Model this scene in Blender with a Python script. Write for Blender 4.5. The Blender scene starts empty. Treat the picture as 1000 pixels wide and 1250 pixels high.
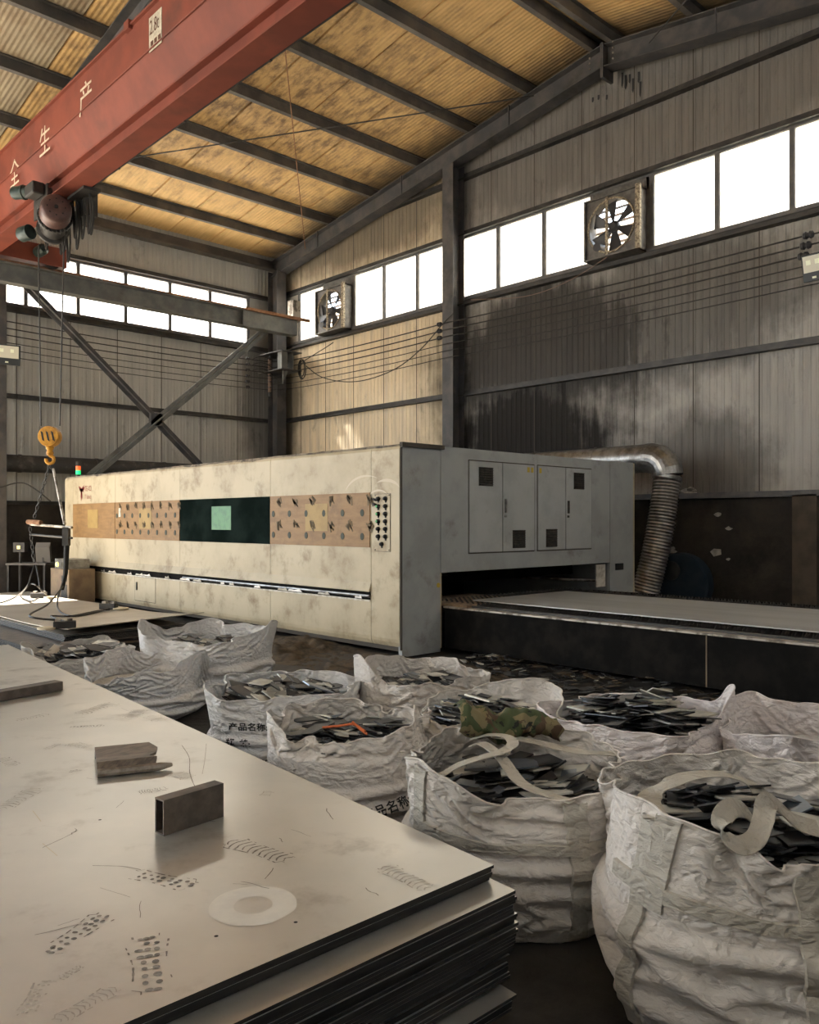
import bpy, bmesh, math, random
import numpy as np
from mathutils import Vector, Matrix, noise

# ------------------------------------------------------------------ camera, sky, sun, exposure
SC = bpy.context.scene
COL = SC.collection
A_CAM = math.radians(46.7); CA, SA = math.cos(A_CAM), math.sin(A_CAM)
FPX, HCAM, HORIZON = 1018.0, 1.6, 637.0
cam = bpy.data.cameras.new('camera'); camo = bpy.data.objects.new('camera', cam); COL.objects.link(camo)
cam.sensor_fit = 'HORIZONTAL'; cam.sensor_width = 36.0; cam.lens = 36.0 * FPX / 1000.0
cam.shift_y = (HORIZON - 625.0) / 1000.0; cam.clip_end = 300
camo.location = (0, 0, HCAM); camo.rotation_euler = (math.radians(90), 0, A_CAM - math.radians(90))
SC.camera = camo

world = bpy.data.worlds.new('sky'); SC.world = world; world.use_nodes = True
bg = world.node_tree.nodes['Background']
bg.inputs[0].default_value = (0.78, 0.89, 1.0, 1); bg.inputs[1].default_value = 6.0
sun = bpy.data.lights.new('sun', 'SUN'); sun.energy = 60.0; sun.angle = math.radians(1.0); sun.color = (1.0, 0.92, 0.80)
suno = bpy.data.objects.new('sun', sun); COL.objects.link(suno)
suno.rotation_euler = Vector((0.42, -0.70, -0.80)).to_track_quat('-Z', 'Y').to_euler()
SC.view_settings.view_transform = 'Standard'; SC.view_settings.look = 'None'
SC.view_settings.gamma = 1.0; SC.view_settings.use_curve_mapping = False
SC.view_settings.exposure = 0.12
SC.cycles.use_denoising = True
SC.cycles.max_bounces = 10; SC.cycles.diffuse_bounces = 6; SC.cycles.transparent_max_bounces = 12
SC.cycles.sample_clamp_indirect = 12.0
SC.cycles.caustics_reflective = False; SC.cycles.caustics_refractive = False

def at(px, py, x=None, y=None, z=None, d=None):
    """world point seen at a pixel of the 1000x1250 photograph, at a known plane or depth"""
    t = (px - 500) / FPX; k = (HORIZON - py) / FPX
    dx, dy = CA + t * SA, SA - t * CA
    l = d if d is not None else x / dx if x is not None else y / dy if y is not None else (z - HCAM) / k
    return Vector((l * dx, l * dy, HCAM + l * k))

# ------------------------------------------------------------------ materials
def nodes_of(m):
    m.use_nodes = True
    nt = m.node_tree
    return nt, nt.nodes['Principled BSDF']

class NB:
    """small helper for building node trees"""
    def __init__(self, nt): self.nt = nt
    def n(self, typ, **kw):
        nd = self.nt.nodes.new(typ)
        for k, v in kw.items(): setattr(nd, k, v)
        return nd
    def link(self, a, b): self.nt.links.new(a, b)
    def math(self, op, a, b=None, clamp=False):
        nd = self.n('ShaderNodeMath', operation=op, use_clamp=clamp)
        for i, v in enumerate((a, b)):
            if v is None: continue
            if hasattr(v, 'is_output'): self.link(v, nd.inputs[i])
            else: nd.inputs[i].default_value = v
        return nd.outputs[0]
    def coord(self, kind, stretch=(1, 1, 1)):
        if kind == 'pos': src = self.n('ShaderNodeNewGeometry').outputs['Position']
        else: src = self.n('ShaderNodeTexCoord').outputs['Object']
        mp = self.n('ShaderNodeMapping'); mp.inputs['Scale'].default_value = stretch
        self.link(src, mp.inputs['Vector']); return mp.outputs[0]
    def noise(self, vec, scale, detail=6, rough=0.6, dist=0.0):
        nd = self.n('ShaderNodeTexNoise'); nd.inputs['Scale'].default_value = scale
        nd.inputs['Detail'].default_value = detail; nd.inputs['Roughness'].default_value = rough
        nd.inputs['Distortion'].default_value = dist
        self.link(vec, nd.inputs['Vector']); return nd.outputs['Fac']
    def ramp(self, fac, lo, hi, smooth=True):
        nd = self.n('ShaderNodeMapRange'); nd.interpolation_type = 'SMOOTHSTEP' if smooth else 'LINEAR'
        nd.inputs['From Min'].default_value = lo; nd.inputs['From Max'].default_value = hi
        self.link(fac, nd.inputs['Value']); return nd.outputs[0]
    def mix(self, fac, a, b):
        nd = self.n('ShaderNodeMix', data_type='RGBA')
        for s, v in ((nd.inputs[0], fac), (nd.inputs[6], a), (nd.inputs[7], b)):
            if hasattr(v, 'is_output'): self.link(v, s)
            elif isinstance(v, (int, float)): s.default_value = v
            else: s.default_value = (*v, 1)
        return nd.outputs[2]
    def bump(self, h, strength, dist=0.01, normal=None):
        nd = self.n('ShaderNodeBump'); nd.inputs['Strength'].default_value = strength; nd.inputs['Distance'].default_value = dist
        self.link(h, nd.inputs['Height'])
        if normal is not None: self.link(normal, nd.inputs['Normal'])
        return nd.outputs[0]

MATS = {}
def mat(name, base, rough=0.6, metal=0.0, var=None, scale=3.0, stretch=(1, 1, 1), lo=0.38, hi=0.66, dirt=None, dscale=1.2, dlo=0.5, dhi=0.75,
        bump=0.0, bscale=40.0, bdist=0.004, bstretch=None, coord='pos', rvar=0.0, spec=None):
    m = bpy.data.materials.new(name); nt, p = nodes_of(m); b = NB(nt)
    p.inputs['Roughness'].default_value = rough; p.inputs['Metallic'].default_value = metal
    if spec is None and metal < 0.25: spec = 0.25
    if spec is not None: p.inputs['Specular IOR Level'].default_value = spec
    c = base
    v = b.coord(coord, stretch)
    if var is not None: c = b.mix(b.ramp(b.noise(v, scale), lo, hi), base, var)
    if dirt is not None: c = b.mix(b.ramp(b.noise(b.coord(coord), dscale, 8, 0.65), dlo, dhi), c, dirt)
    if hasattr(c, 'is_output'): b.link(c, p.inputs['Base Color'])
    else: p.inputs['Base Color'].default_value = (*c, 1)
    if rvar: b.link(b.math('ADD', b.math('MULTIPLY', b.noise(v, scale * 2.3), rvar), rough - rvar / 2), p.inputs['Roughness'])
    if bump:
        bv = b.coord(coord, bstretch or (1, 1, 1))
        b.link(b.bump(b.noise(bv, bscale, 5), bump, bdist), p.inputs['Normal'])
    MATS[name] = m
    return m

mat('dark_steel', (0.075, 0.075, 0.08), 0.6, 0.2, var=(0.12, 0.11, 0.105), scale=2.5, dirt=(0.045, 0.043, 0.042), dscale=1.4)
mat('purlin_steel', (0.085, 0.08, 0.075), 0.6, 0.1, var=(0.15, 0.13, 0.11), scale=2.0)
mat('grey_steel', (0.13, 0.135, 0.13), 0.55, 0.2, var=(0.20, 0.20, 0.185), scale=3.0, dirt=(0.10, 0.09, 0.08), dscale=2)
mat('crane_red', (0.21, 0.055, 0.035), 0.6, 0.0, var=(0.16, 0.043, 0.029), scale=1.6, dirt=(0.095, 0.037, 0.028), dscale=1.0, dlo=0.5, dhi=0.8, bump=0.05, bscale=30)
mat('white_paint', (0.62, 0.52, 0.40), 0.7, var=(0.48, 0.36, 0.26), scale=14)
mat('plate_cream', (0.55, 0.50, 0.40), 0.6, var=(0.38, 0.33, 0.26), scale=20)
mat('stencil_brown', (0.10, 0.045, 0.03), 0.7)
mat('black_iron', (0.030, 0.029, 0.028), 0.55, 0.3, var=(0.055, 0.05, 0.046), scale=4)
mat('black_rubber', (0.018, 0.018, 0.018), 0.6)
mat('hoist_motor', (0.07, 0.036, 0.033), 0.42, 0.25, var=(0.11, 0.055, 0.045), scale=8)
mat('hoist_green', (0.022, 0.035, 0.033), 0.4, 0.2, var=(0.04, 0.056, 0.052), scale=9)
mat('hook_yellow', (0.55, 0.27, 0.03), 0.5, var=(0.35, 0.16, 0.02), scale=12)
mat('rust', (0.23, 0.115, 0.06), 0.8, var=(0.33, 0.18, 0.10), scale=12)
mat('worn_edge', (0.42, 0.38, 0.33), 0.45, 0.5, var=(0.13, 0.11, 0.09), scale=7, lo=0.45, hi=0.6)
mat('rubber_cable', (0.03, 0.028, 0.026), 0.5)
def floor_mat():
    m = bpy.data.materials.new('floor_concrete'); nt, p = nodes_of(m); b = NB(nt); pos = b.n('ShaderNodeNewGeometry').outputs['Position']
    sep = b.n('ShaderNodeSeparateXYZ'); b.link(pos, sep.inputs[0])
    c = b.mix(b.ramp(b.noise(pos, 0.9, 7), 0.38, 0.66), (0.050, 0.046, 0.042), (0.085, 0.077, 0.068))
    c = b.mix(b.ramp(b.noise(pos, 0.5, 8, 0.65), 0.42, 0.68), c, (0.018, 0.017, 0.016))
    # pale unseen floor by the door bay, added to bounce sunlight upward
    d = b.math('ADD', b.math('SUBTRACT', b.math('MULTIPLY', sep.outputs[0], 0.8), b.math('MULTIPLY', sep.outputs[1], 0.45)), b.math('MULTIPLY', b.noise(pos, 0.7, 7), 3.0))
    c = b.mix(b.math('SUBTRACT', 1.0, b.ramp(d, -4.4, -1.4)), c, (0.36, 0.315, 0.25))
    b.link(c, p.inputs['Base Color']); p.inputs['Roughness'].default_value = 0.8; p.inputs['Specular IOR Level'].default_value = 0.25
    b.link(b.bump(b.noise(pos, 14, 6), 0.5, 0.02), p.inputs['Normal']); MATS['floor_concrete'] = m
floor_mat()

mat('outdoor_ground', (0.42, 0.395, 0.35), 0.9, var=(0.36, 0.335, 0.30), scale=0.3)
mat('knee_wall', (0.040, 0.035, 0.031), 0.9, var=(0.065, 0.054, 0.044), scale=1.2, dirt=(0.016, 0.015, 0.015), dscale=0.9, dlo=0.4, dhi=0.7, bump=0.5, bscale=9, bdist=0.02)
mat('pier_brown', (0.10, 0.08, 0.062), 0.9, var=(0.07, 0.056, 0.046), scale=3, bump=0.3, bscale=20)
mat('plaster_white', (0.48, 0.45, 0.41), 0.9, var=(0.3, 0.28, 0.25), scale=12)
mat('neighbour_cream', (0.80, 0.74, 0.62), 0.9, var=(0.74, 0.68, 0.57), scale=0.5)
mat('galvanised', (0.36, 0.35, 0.33), 0.34, 0.85, var=(0.20, 0.19, 0.18), scale=6, dirt=(0.09, 0.08, 0.07), dscale=2.2, dlo=0.48, dhi=0.72)
mat('foil_hose', (0.55, 0.54, 0.51), 0.33, 0.9, var=(0.34, 0.33, 0.31), scale=8, dirt=(0.15, 0.14, 0.12), dscale=3, dlo=0.52, dhi=0.75)
mat('dusty_pipe', (0.055, 0.052, 0.05), 0.5, 0.2, var=(0.13, 0.12, 0.11), scale=5, lo=0.5, hi=0.72)
mat('rusty_pipe_trim', (0.20, 0.10, 0.05), 0.7)
mat('frame_grey', (0.10, 0.10, 0.105), 0.6, 0.1, var=(0.15, 0.14, 0.13), scale=5)
mat('frame_wood', (0.27, 0.17, 0.10), 0.7)
mat('machine_cream', (0.50, 0.425, 0.295), 0.45, var=(0.42, 0.35, 0.235), scale=1.5, dirt=(0.23, 0.16, 0.09), dscale=3.0, dlo=0.50, dhi=0.78, bump=0.06, bscale=9, bdist=0.004)
mat('machine_grey', (0.36, 0.375, 0.375), 0.5, var=(0.30, 0.312, 0.312), scale=2.0, dirt=(0.17, 0.155, 0.135), dscale=2.2, dlo=0.55, dhi=0.8, bump=0.05, bscale=9)
mat('machine_door', (0.41, 0.425, 0.425), 0.5, var=(0.35, 0.362, 0.362), scale=2.6, dirt=(0.19, 0.17, 0.15), dscale=3.2, dlo=0.58, dhi=0.82)
mat('machine_top_dust', (0.30, 0.25, 0.19), 0.9, var=(0.08, 0.07, 0.06), scale=6, bump=0.6, bscale=22, bdist=0.012)
mat('machine_black', (0.009, 0.0088, 0.0085), 0.6, 0.0, var=(0.018, 0.016, 0.0145), scale=5, bump=0.08, bscale=16, spec=0.01)
mat('seam_dark', (0.07, 0.06, 0.05), 0.8)
mat('window_dark', (0.006, 0.010, 0.009), 0.5, 0.0, spec=0.0, var=(0.014, 0.022, 0.02), scale=2)
mat('window_green', (0.05, 0.20, 0.06), 0.35, var=(0.035, 0.15, 0.05), scale=10)
mat('film_brown', (0.29, 0.165, 0.062), 0.5, var=(0.235, 0.13, 0.048), scale=3, stretch=(1, 1, 6), dirt=(0.18, 0.10, 0.038), dscale=4)
mat('film_yellow', (0.37, 0.245, 0.08), 0.5, var=(0.31, 0.20, 0.066), scale=6)
mat('film_print', (0.045, 0.05, 0.034), 0.6)
mat('film_print_faint', (0.13, 0.09, 0.042), 0.6)
mat('logo_red', (0.20, 0.028, 0.025), 0.5)
mat('logo_red_faint', (0.36, 0.16, 0.13), 0.5)
mat('smear_light', (0.56, 0.485, 0.36), 0.4)
mat('tape_white', (0.66, 0.62, 0.54), 0.6, var=(0.45, 0.40, 0.32), scale=12)
mat('sticker_yellow', (0.50, 0.36, 0.05), 0.6)
mat('button_green', (0.10, 0.42, 0.16), 0.35)
mat('vent_dark', (0.035, 0.033, 0.03), 0.6, var=(0.07, 0.06, 0.05), scale=20)
mat('dust_brown', (0.30, 0.22, 0.145), 0.9, var=(0.18, 0.13, 0.09), scale=7, bump=0.4, bscale=30)
mat('sheet_steel', (0.68, 0.655, 0.61), 0.31, 0.72, var=(0.58, 0.565, 0.53), scale=0.9, dirt=(0.36, 0.33, 0.295), dscale=3.4, dlo=0.53, dhi=0.80, rvar=0.04, bump=0.03, bscale=60, bdist=0.002)
mat('sheet_table', (0.42, 0.42, 0.41), 0.42, 0.55, var=(0.34, 0.34, 0.33), scale=1.2, stretch=(2.5, 0.4, 1), rvar=0.1)
mat('sheet_edge', (0.026, 0.026, 0.027), 0.5, 0.15, spec=0.15, var=(0.050, 0.048, 0.046), scale=6, stretch=(1, 1, 12))
mat('sheet_rear', (0.50, 0.45, 0.38), 0.42, 0.5, var=(0.40, 0.36, 0.30), scale=1.2, rvar=0.1)
mat('footprint_dirt', (0.155, 0.14, 0.125), 0.85, var=(0.30, 0.27, 0.24), scale=26, lo=0.42, hi=0.62)
mat('footprint_faint', (0.33, 0.305, 0.27), 0.7, var=(0.46, 0.43, 0.385), scale=18, lo=0.35, hi=0.6)
mat('ring_pale', (0.72, 0.70, 0.65), 0.42, 0.35, var=(0.66, 0.64, 0.60), scale=14)
mat('mill_scale', (0.085, 0.072, 0.062), 0.5, 0.4, var=(0.15, 0.12, 0.10), scale=12, bump=0.1, bscale=60)
mat('rusty_channel', (0.19, 0.145, 0.11), 0.5, 0.45, var=(0.09, 0.072, 0.06), scale=14, stretch=(1, 4, 1))
mat('bar_end', (0.32, 0.28, 0.24), 0.4, 0.6, var=(0.2, 0.17, 0.14), scale=25)
mat('timber', (0.16, 0.11, 0.07), 0.85, var=(0.09, 0.065, 0.045), scale=9)
mat('scrap_black', (0.014, 0.0145, 0.016), 0.42, 0.3, var=(0.032, 0.032, 0.034), scale=5, rvar=0.2)
mat('scrap_grey', (0.07, 0.072, 0.076), 0.40, 0.5, var=(0.12, 0.118, 0.112), scale=6, rvar=0.2)
mat('scrap_bright', (0.56, 0.55, 0.50), 0.45, 0.4, var=(0.36, 0.345, 0.30), scale=7, rvar=0.2)
mat('scrap_blue', (0.20, 0.23, 0.27), 0.33, 0.65, var=(0.14, 0.16, 0.19), scale=6)
mat('ink_black', (0.035, 0.035, 0.035), 0.8)
mat('orange_tie', (0.55, 0.13, 0.04), 0.5)
mat('insulator', (0.035, 0.033, 0.035), 0.35)
mat('insulator_rust', (0.20, 0.14, 0.11), 0.6)
mat('fan_grey', (0.15, 0.14, 0.13), 0.5, 0.3, var=(0.09, 0.085, 0.08), scale=7)
mat('fan_cream', (0.42, 0.36, 0.26), 0.55, var=(0.15, 0.12, 0.09), scale=26, lo=0.42, hi=0.6)
mat('fan_blade', (0.05, 0.05, 0.055), 0.5, 0.3)
mat('louvre', (0.35, 0.24, 0.15), 0.6)
mat('lamp_housing', (0.045, 0.05, 0.055), 0.5, 0.2)
mat('lamp_glass', (0.62, 0.60, 0.50), 0.25)
mat('lamp_chip', (0.85, 0.88, 0.70), 0.3)
mat('cabinet_tan', (0.22, 0.16, 0.10), 0.6, var=(0.16, 0.11, 0.075), scale=4, dirt=(0.09, 0.07, 0.05))
mat('blue_disc', (0.012, 0.022, 0.034), 0.7, 0.0, var=(0.02, 0.03, 0.042), scale=6, spec=0.2)
mat('desk_grey', (0.13, 0.12, 0.11), 0.55)
mat('magnet_cream', (0.62, 0.53, 0.38), 0.45)
mat('dirt_heap', (0.105, 0.080, 0.055), 0.95, var=(0.045, 0.036, 0.028), scale=9, bump=0.6, bscale=40)

def emit_mat(name, colour, strength):
    m = bpy.data.materials.new(name); nt, p = nodes_of(m)
    p.inputs['Base Color'].default_value = (*colour, 1)
    p.inputs['Emission Color'].default_value = (*colour, 1); p.inputs['Emission Strength'].default_value = strength
    b = NB(nt); v = b.coord('obj'); b.link(b.math('ADD', b.math('MULTIPLY', b.noise(v, 20), 0.2), 0.3), p.inputs['Roughness'])
    MATS[name] = m
emit_mat('signal_green', (0.02, 0.95, 0.25), 0.9)
emit_mat('signal_red', (0.95, 0.14, 0.03), 0.8)
emit_mat('status_lamp', (0.95, 0.85, 0.35), 0.8)

def cloth_mat(name, base, stain, stain2=None, dlo=0.52, dhi=0.8):
    m = bpy.data.materials.new(name); nt, p = nodes_of(m); b = NB(nt)
    v = b.coord('obj')
    c = b.mix(b.ramp(b.noise(v, 2.6, 8, 0.65), dlo, dhi), base, stain)
    c = b.mix(b.ramp(b.noise(v, 9.0, 8, 0.7, 0.8), 0.56, 0.78), c, stain2 or stain)
    b.link(c, p.inputs['Base Color'])
    p.inputs['Roughness'].default_value = 0.62
    h1 = b.noise(b.coord('obj', (1, 1, 2.2)), 16, 6, 0.62, 0.9)
    n1 = b.bump(h1, 0.8, 0.02)
    w = b.n('ShaderNodeTexVoronoi'); w.inputs['Scale'].default_value = 13; w.feature = 'DISTANCE_TO_EDGE'
    wv = b.coord('obj', (1, 1, 1.7)); nz = b.n('ShaderNodeTexNoise'); nz.inputs['Scale'].default_value = 5; b.link(wv, nz.inputs['Vector'])
    mx = b.n('ShaderNodeMix', data_type='RGBA'); mx.inputs[0].default_value = 0.25; b.link(wv, mx.inputs[6]); b.link(nz.outputs['Color'], mx.inputs[7])
    b.link(mx.outputs[2], w.inputs['Vector'])
    n2 = b.bump(b.ramp(w.outputs['Distance'], 0.0, 0.25), 0.4, 0.014, n1)
    n3 = b.bump(b.noise(v, 260, 2), 0.10, 0.002, n2)
    b.link(n3, p.inputs['Normal'])
    MATS[name] = m
cloth_mat('bag_white', (0.68, 0.63, 0.585), (0.27, 0.225, 0.175), (0.34, 0.29, 0.24))
cloth_mat('bag_pink_white', (0.76, 0.70, 0.69), (0.52, 0.47, 0.44), (0.58, 0.53, 0.50), 0.58, 0.85)
cloth_mat('bag_grey_white', (0.72, 0.70, 0.69), (0.50, 0.46, 0.43), (0.58, 0.55, 0.53))
cloth_mat('bag_grey', (0.56, 0.525, 0.48), (0.33, 0.285, 0.24), (0.40, 0.355, 0.31))
cloth_mat('bag_strap', (0.47, 0.435, 0.375), (0.28, 0.245, 0.20))

def camo_mat():
    m = bpy.data.materials.new('camouflage'); nt, p = nodes_of(m); b = NB(nt); v = b.coord('obj')
    c = b.mix(b.ramp(b.noise(v, 9, 3, 0.5, 1.2), 0.49, 0.51), (0.055, 0.075, 0.028), (0.20, 0.165, 0.085))
    c = b.mix(b.ramp(b.noise(b.coord('obj', (1.3, 0.9, 1.1)), 11, 3, 0.5, 1.0), 0.56, 0.58), c, (0.085, 0.05, 0.028))
    c = b.mix(b.ramp(b.noise(b.coord('obj', (0.8, 1.2, 1.4)), 13, 3, 0.5, 1.0), 0.60, 0.62), c, (0.012, 0.014, 0.01))
    b.link(c, p.inputs['Base Color']); p.inputs['Roughness'].default_value = 0.8
    b.link(b.bump(b.noise(v, 30, 6), 0.4, 0.01), p.inputs['Normal']); MATS['camouflage'] = m
camo_mat()

def wall_mat(name, base, base2, soot_centre, soot_size, soot_amount, axis):
    """ribbed cladding with soot stains of their own shape"""
    m = bpy.data.materials.new(name); nt, p = nodes_of(m); b = NB(nt)
    pos = b.n('ShaderNodeNewGeometry').outputs['Position']; sep = b.n('ShaderNodeSeparateXYZ'); b.link(pos, sep.inputs[0])
    h = sep.outputs[axis]; z = sep.outputs[2]
    st = b.noise(b.coord('pos', (2.6, 2.6, 0.22)), 2.2, 7, 0.65)
    c = b.mix(b.ramp(st, 0.35, 0.68), base, base2)
    c = b.mix(b.ramp(b.noise(b.coord('pos', (1, 1, 0.5)), 3.2, 9, 0.7, 0.4), 0.55, 0.8), c, tuple(v * 0.55 for v in base2))
    tot = None
    for (cy, cz), (sy, sz), am in zip(soot_centre, soot_size, soot_amount):
        dy = b.math('DIVIDE', b.math('SUBTRACT', h, cy), sy); dz = b.math('DIVIDE', b.math('SUBTRACT', z, cz), sz)
        d = b.math('SQRT', b.math('ADD', b.math('MULTIPLY', dy, dy), b.math('MULTIPLY', dz, dz)))
        d = b.math('ADD', d, b.math('MULTIPLY', b.math('SUBTRACT', st, 0.5), 0.9))
        d = b.math('ADD', d, b.math('MULTIPLY', b.math('SUBTRACT', b.noise(b.coord('pos'), 1.3, 7, 0.6), 0.5), 0.8))
        k = b.math('MULTIPLY', b.math('SUBTRACT', 1.0, b.ramp(d, 0.5, 1.2)), am)
        tot = k if tot is None else b.math('MAXIMUM', tot, k)
    if tot is not None: c = b.mix(tot, c, (0.022, 0.020, 0.019))
    b.link(c, p.inputs['Base Color']); p.inputs['Roughness'].default_value = 0.75; p.inputs['Specular IOR Level'].default_value = 0.08
    nb = b.bump(b.noise(b.coord('pos', (1, 1, 0.6)), 14, 7, 0.65, 1.2), 0.35, 0.02); b.link(nb, p.inputs['Normal'])
    MATS[name] = m
SOOT = ([(10.4, 5.0), (10.9, 3.2), (7.6, 5.4), (7.0, 2.6), (8, 9.0), (16, 8.8), (3, 5), (19.6, 5)], [(3.6, 2.1), (2.8, 1.9), (3.6, 1.7), (1.6, 1.2), (9.0, 1.8), (4.2, 1.0), (6.5, 4.5), (1.1, 4.0)],
         [0.92, 0.99, 0.76, 0.72, 0.70, 0.74, 0.36, 0.75], 1)
wall_mat('gable_cladding', (0.60, 0.565, 0.51), (0.45, 0.425, 0.39), *SOOT)
wall_mat('gable_cladding_sunlit', (0.80, 0.66, 0.46), (0.60, 0.50, 0.37), *SOOT)  # lighter, warmer copy paints sunlight onto the bay by the corner
wall_mat('eave_cladding', (0.46, 0.45, 0.42), (0.38, 0.375, 0.355), [(12.9, 5.0)], [(0.9, 3.0)], [0.6], 0)

def roof_mat(name, c1, c2):
    m = bpy.data.materials.new(name); nt, p = nodes_of(m); b = NB(nt)
    pos = b.n('ShaderNodeNewGeometry').outputs['Position']; sep = b.n('ShaderNodeSeparateXYZ'); b.link(pos, sep.inputs[0])
    st = b.noise(b.coord('pos', (6.0, 0.8, 0.8)), 2.0, 8, 0.7)
    c = b.mix(b.ramp(st, 0.3, 0.7), c1, c2)
    dx = b.math('DIVIDE', b.math('SUBTRACT', sep.outputs[0], 9.0), 4.2); dy = b.math('DIVIDE', b.math('SUBTRACT', sep.outputs[1], 13.6), 3.6)
    d = b.math('SQRT', b.math('ADD', b.math('MULTIPLY', dx, dx), b.math('MULTIPLY', dy, dy)))
    d = b.math('ADD', d, b.math('MULTIPLY', b.math('SUBTRACT', b.noise(b.coord('pos', (1.6, 1, 1)), 1.1, 8, 0.7), 0.5), 2.4))
    k = b.math('MULTIPLY', b.math('SUBTRACT', 1.0, b.ramp(d, 0.3, 1.7)), 0.95)
    sp = b.ramp(b.noise(b.coord('pos', (2.2, 1.0, 1)), 2.6, 9, 0.72), 0.40, 0.66)
    k = b.math('MULTIPLY', k, b.math('ADD', 0.25, b.math('MULTIPLY', sp, 0.75)))
    c = b.mix(k, c, (0.15, 0.085, 0.038))
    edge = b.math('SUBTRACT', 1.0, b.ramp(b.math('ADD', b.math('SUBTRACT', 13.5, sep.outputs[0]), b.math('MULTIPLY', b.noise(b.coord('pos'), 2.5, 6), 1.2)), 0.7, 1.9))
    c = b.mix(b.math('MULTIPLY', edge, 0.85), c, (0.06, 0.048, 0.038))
    b.link(c, p.inputs['Base Color']); p.inputs['Roughness'].default_value = 0.7
    wv = b.n('ShaderNodeTexWave'); wv.bands_direction = 'X'; wv.inputs['Scale'].default_value = 3.6; b.link(pos, wv.inputs['Vector'])
    n1 = b.bump(wv.outputs['Fac'], 0.35, 0.03); n2 = b.bump(b.noise(b.coord('pos'), 9, 7, 0.65, 0.8), 0.3, 0.02, n1)
    b.link(n2, p.inputs['Normal']); MATS[name] = m
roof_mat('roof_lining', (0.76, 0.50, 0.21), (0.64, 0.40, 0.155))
roof_mat('roof_lining_shaded', (0.40, 0.33, 0.22), (0.29, 0.24, 0.17))  # same lining darkened, painting the dimmer light left of the crane

def glass_mat():
    m = bpy.data.materials.new('dusty_glass'); nt, p = nodes_of(m); b = NB(nt)
    out = nt.nodes['Material Output']
    tr = b.n('ShaderNodeBsdfTransparent'); tr.inputs[0].default_value = (0.95, 0.97, 1.0, 1)
    tl = b.n('ShaderNodeBsdfTranslucent'); tl.inputs[0].default_value = (0.80, 0.78, 0.74, 1)
    gl = b.n('ShaderNodeBsdfGlossy'); gl.inputs['Roughness'].default_value = 0.15
    f = b.math('ADD', b.math('MULTIPLY', b.ramp(b.noise(b.coord('pos'), 2.2, 8, 0.7), 0.3, 0.75), 0.25), 0.58)
    mx = b.n('ShaderNodeMixShader'); b.link(f, mx.inputs[0]); b.link(tr.outputs[0], mx.inputs[1]); b.link(tl.outputs[0], mx.inputs[2])
    m2 = b.n('ShaderNodeMixShader'); m2.inputs[0].default_value = 0.05; b.link(mx.outputs[0], m2.inputs[1]); b.link(gl.outputs[0], m2.inputs[2])
    b.link(m2.outputs[0], out.inputs['Surface']); MATS['dusty_glass'] = m
glass_mat()

# ------------------------------------------------------------------ mesh helpers
def tag(o, label=None, cat=None, group=None, kind=None):
    if label: o['label'] = label
    if cat: o['category'] = cat
    if group: o['group'] = group
    if kind: o['kind'] = kind
    return o

def empty(name, loc, label, cat, group=None, rotz=0.0):
    o = bpy.data.objects.new(name, None); COL.objects.link(o); o.location = loc; o.rotation_euler = (0, 0, rotz)
    o.empty_display_size = 0.2
    return tag(o, label, cat, group)

def link(name, me, parent=None, loc=None):
    o = bpy.data.objects.new(name, me); COL.objects.link(o)
    if parent is not None: o.parent = parent
    if loc is not None: o.location = loc
    return o

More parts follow.
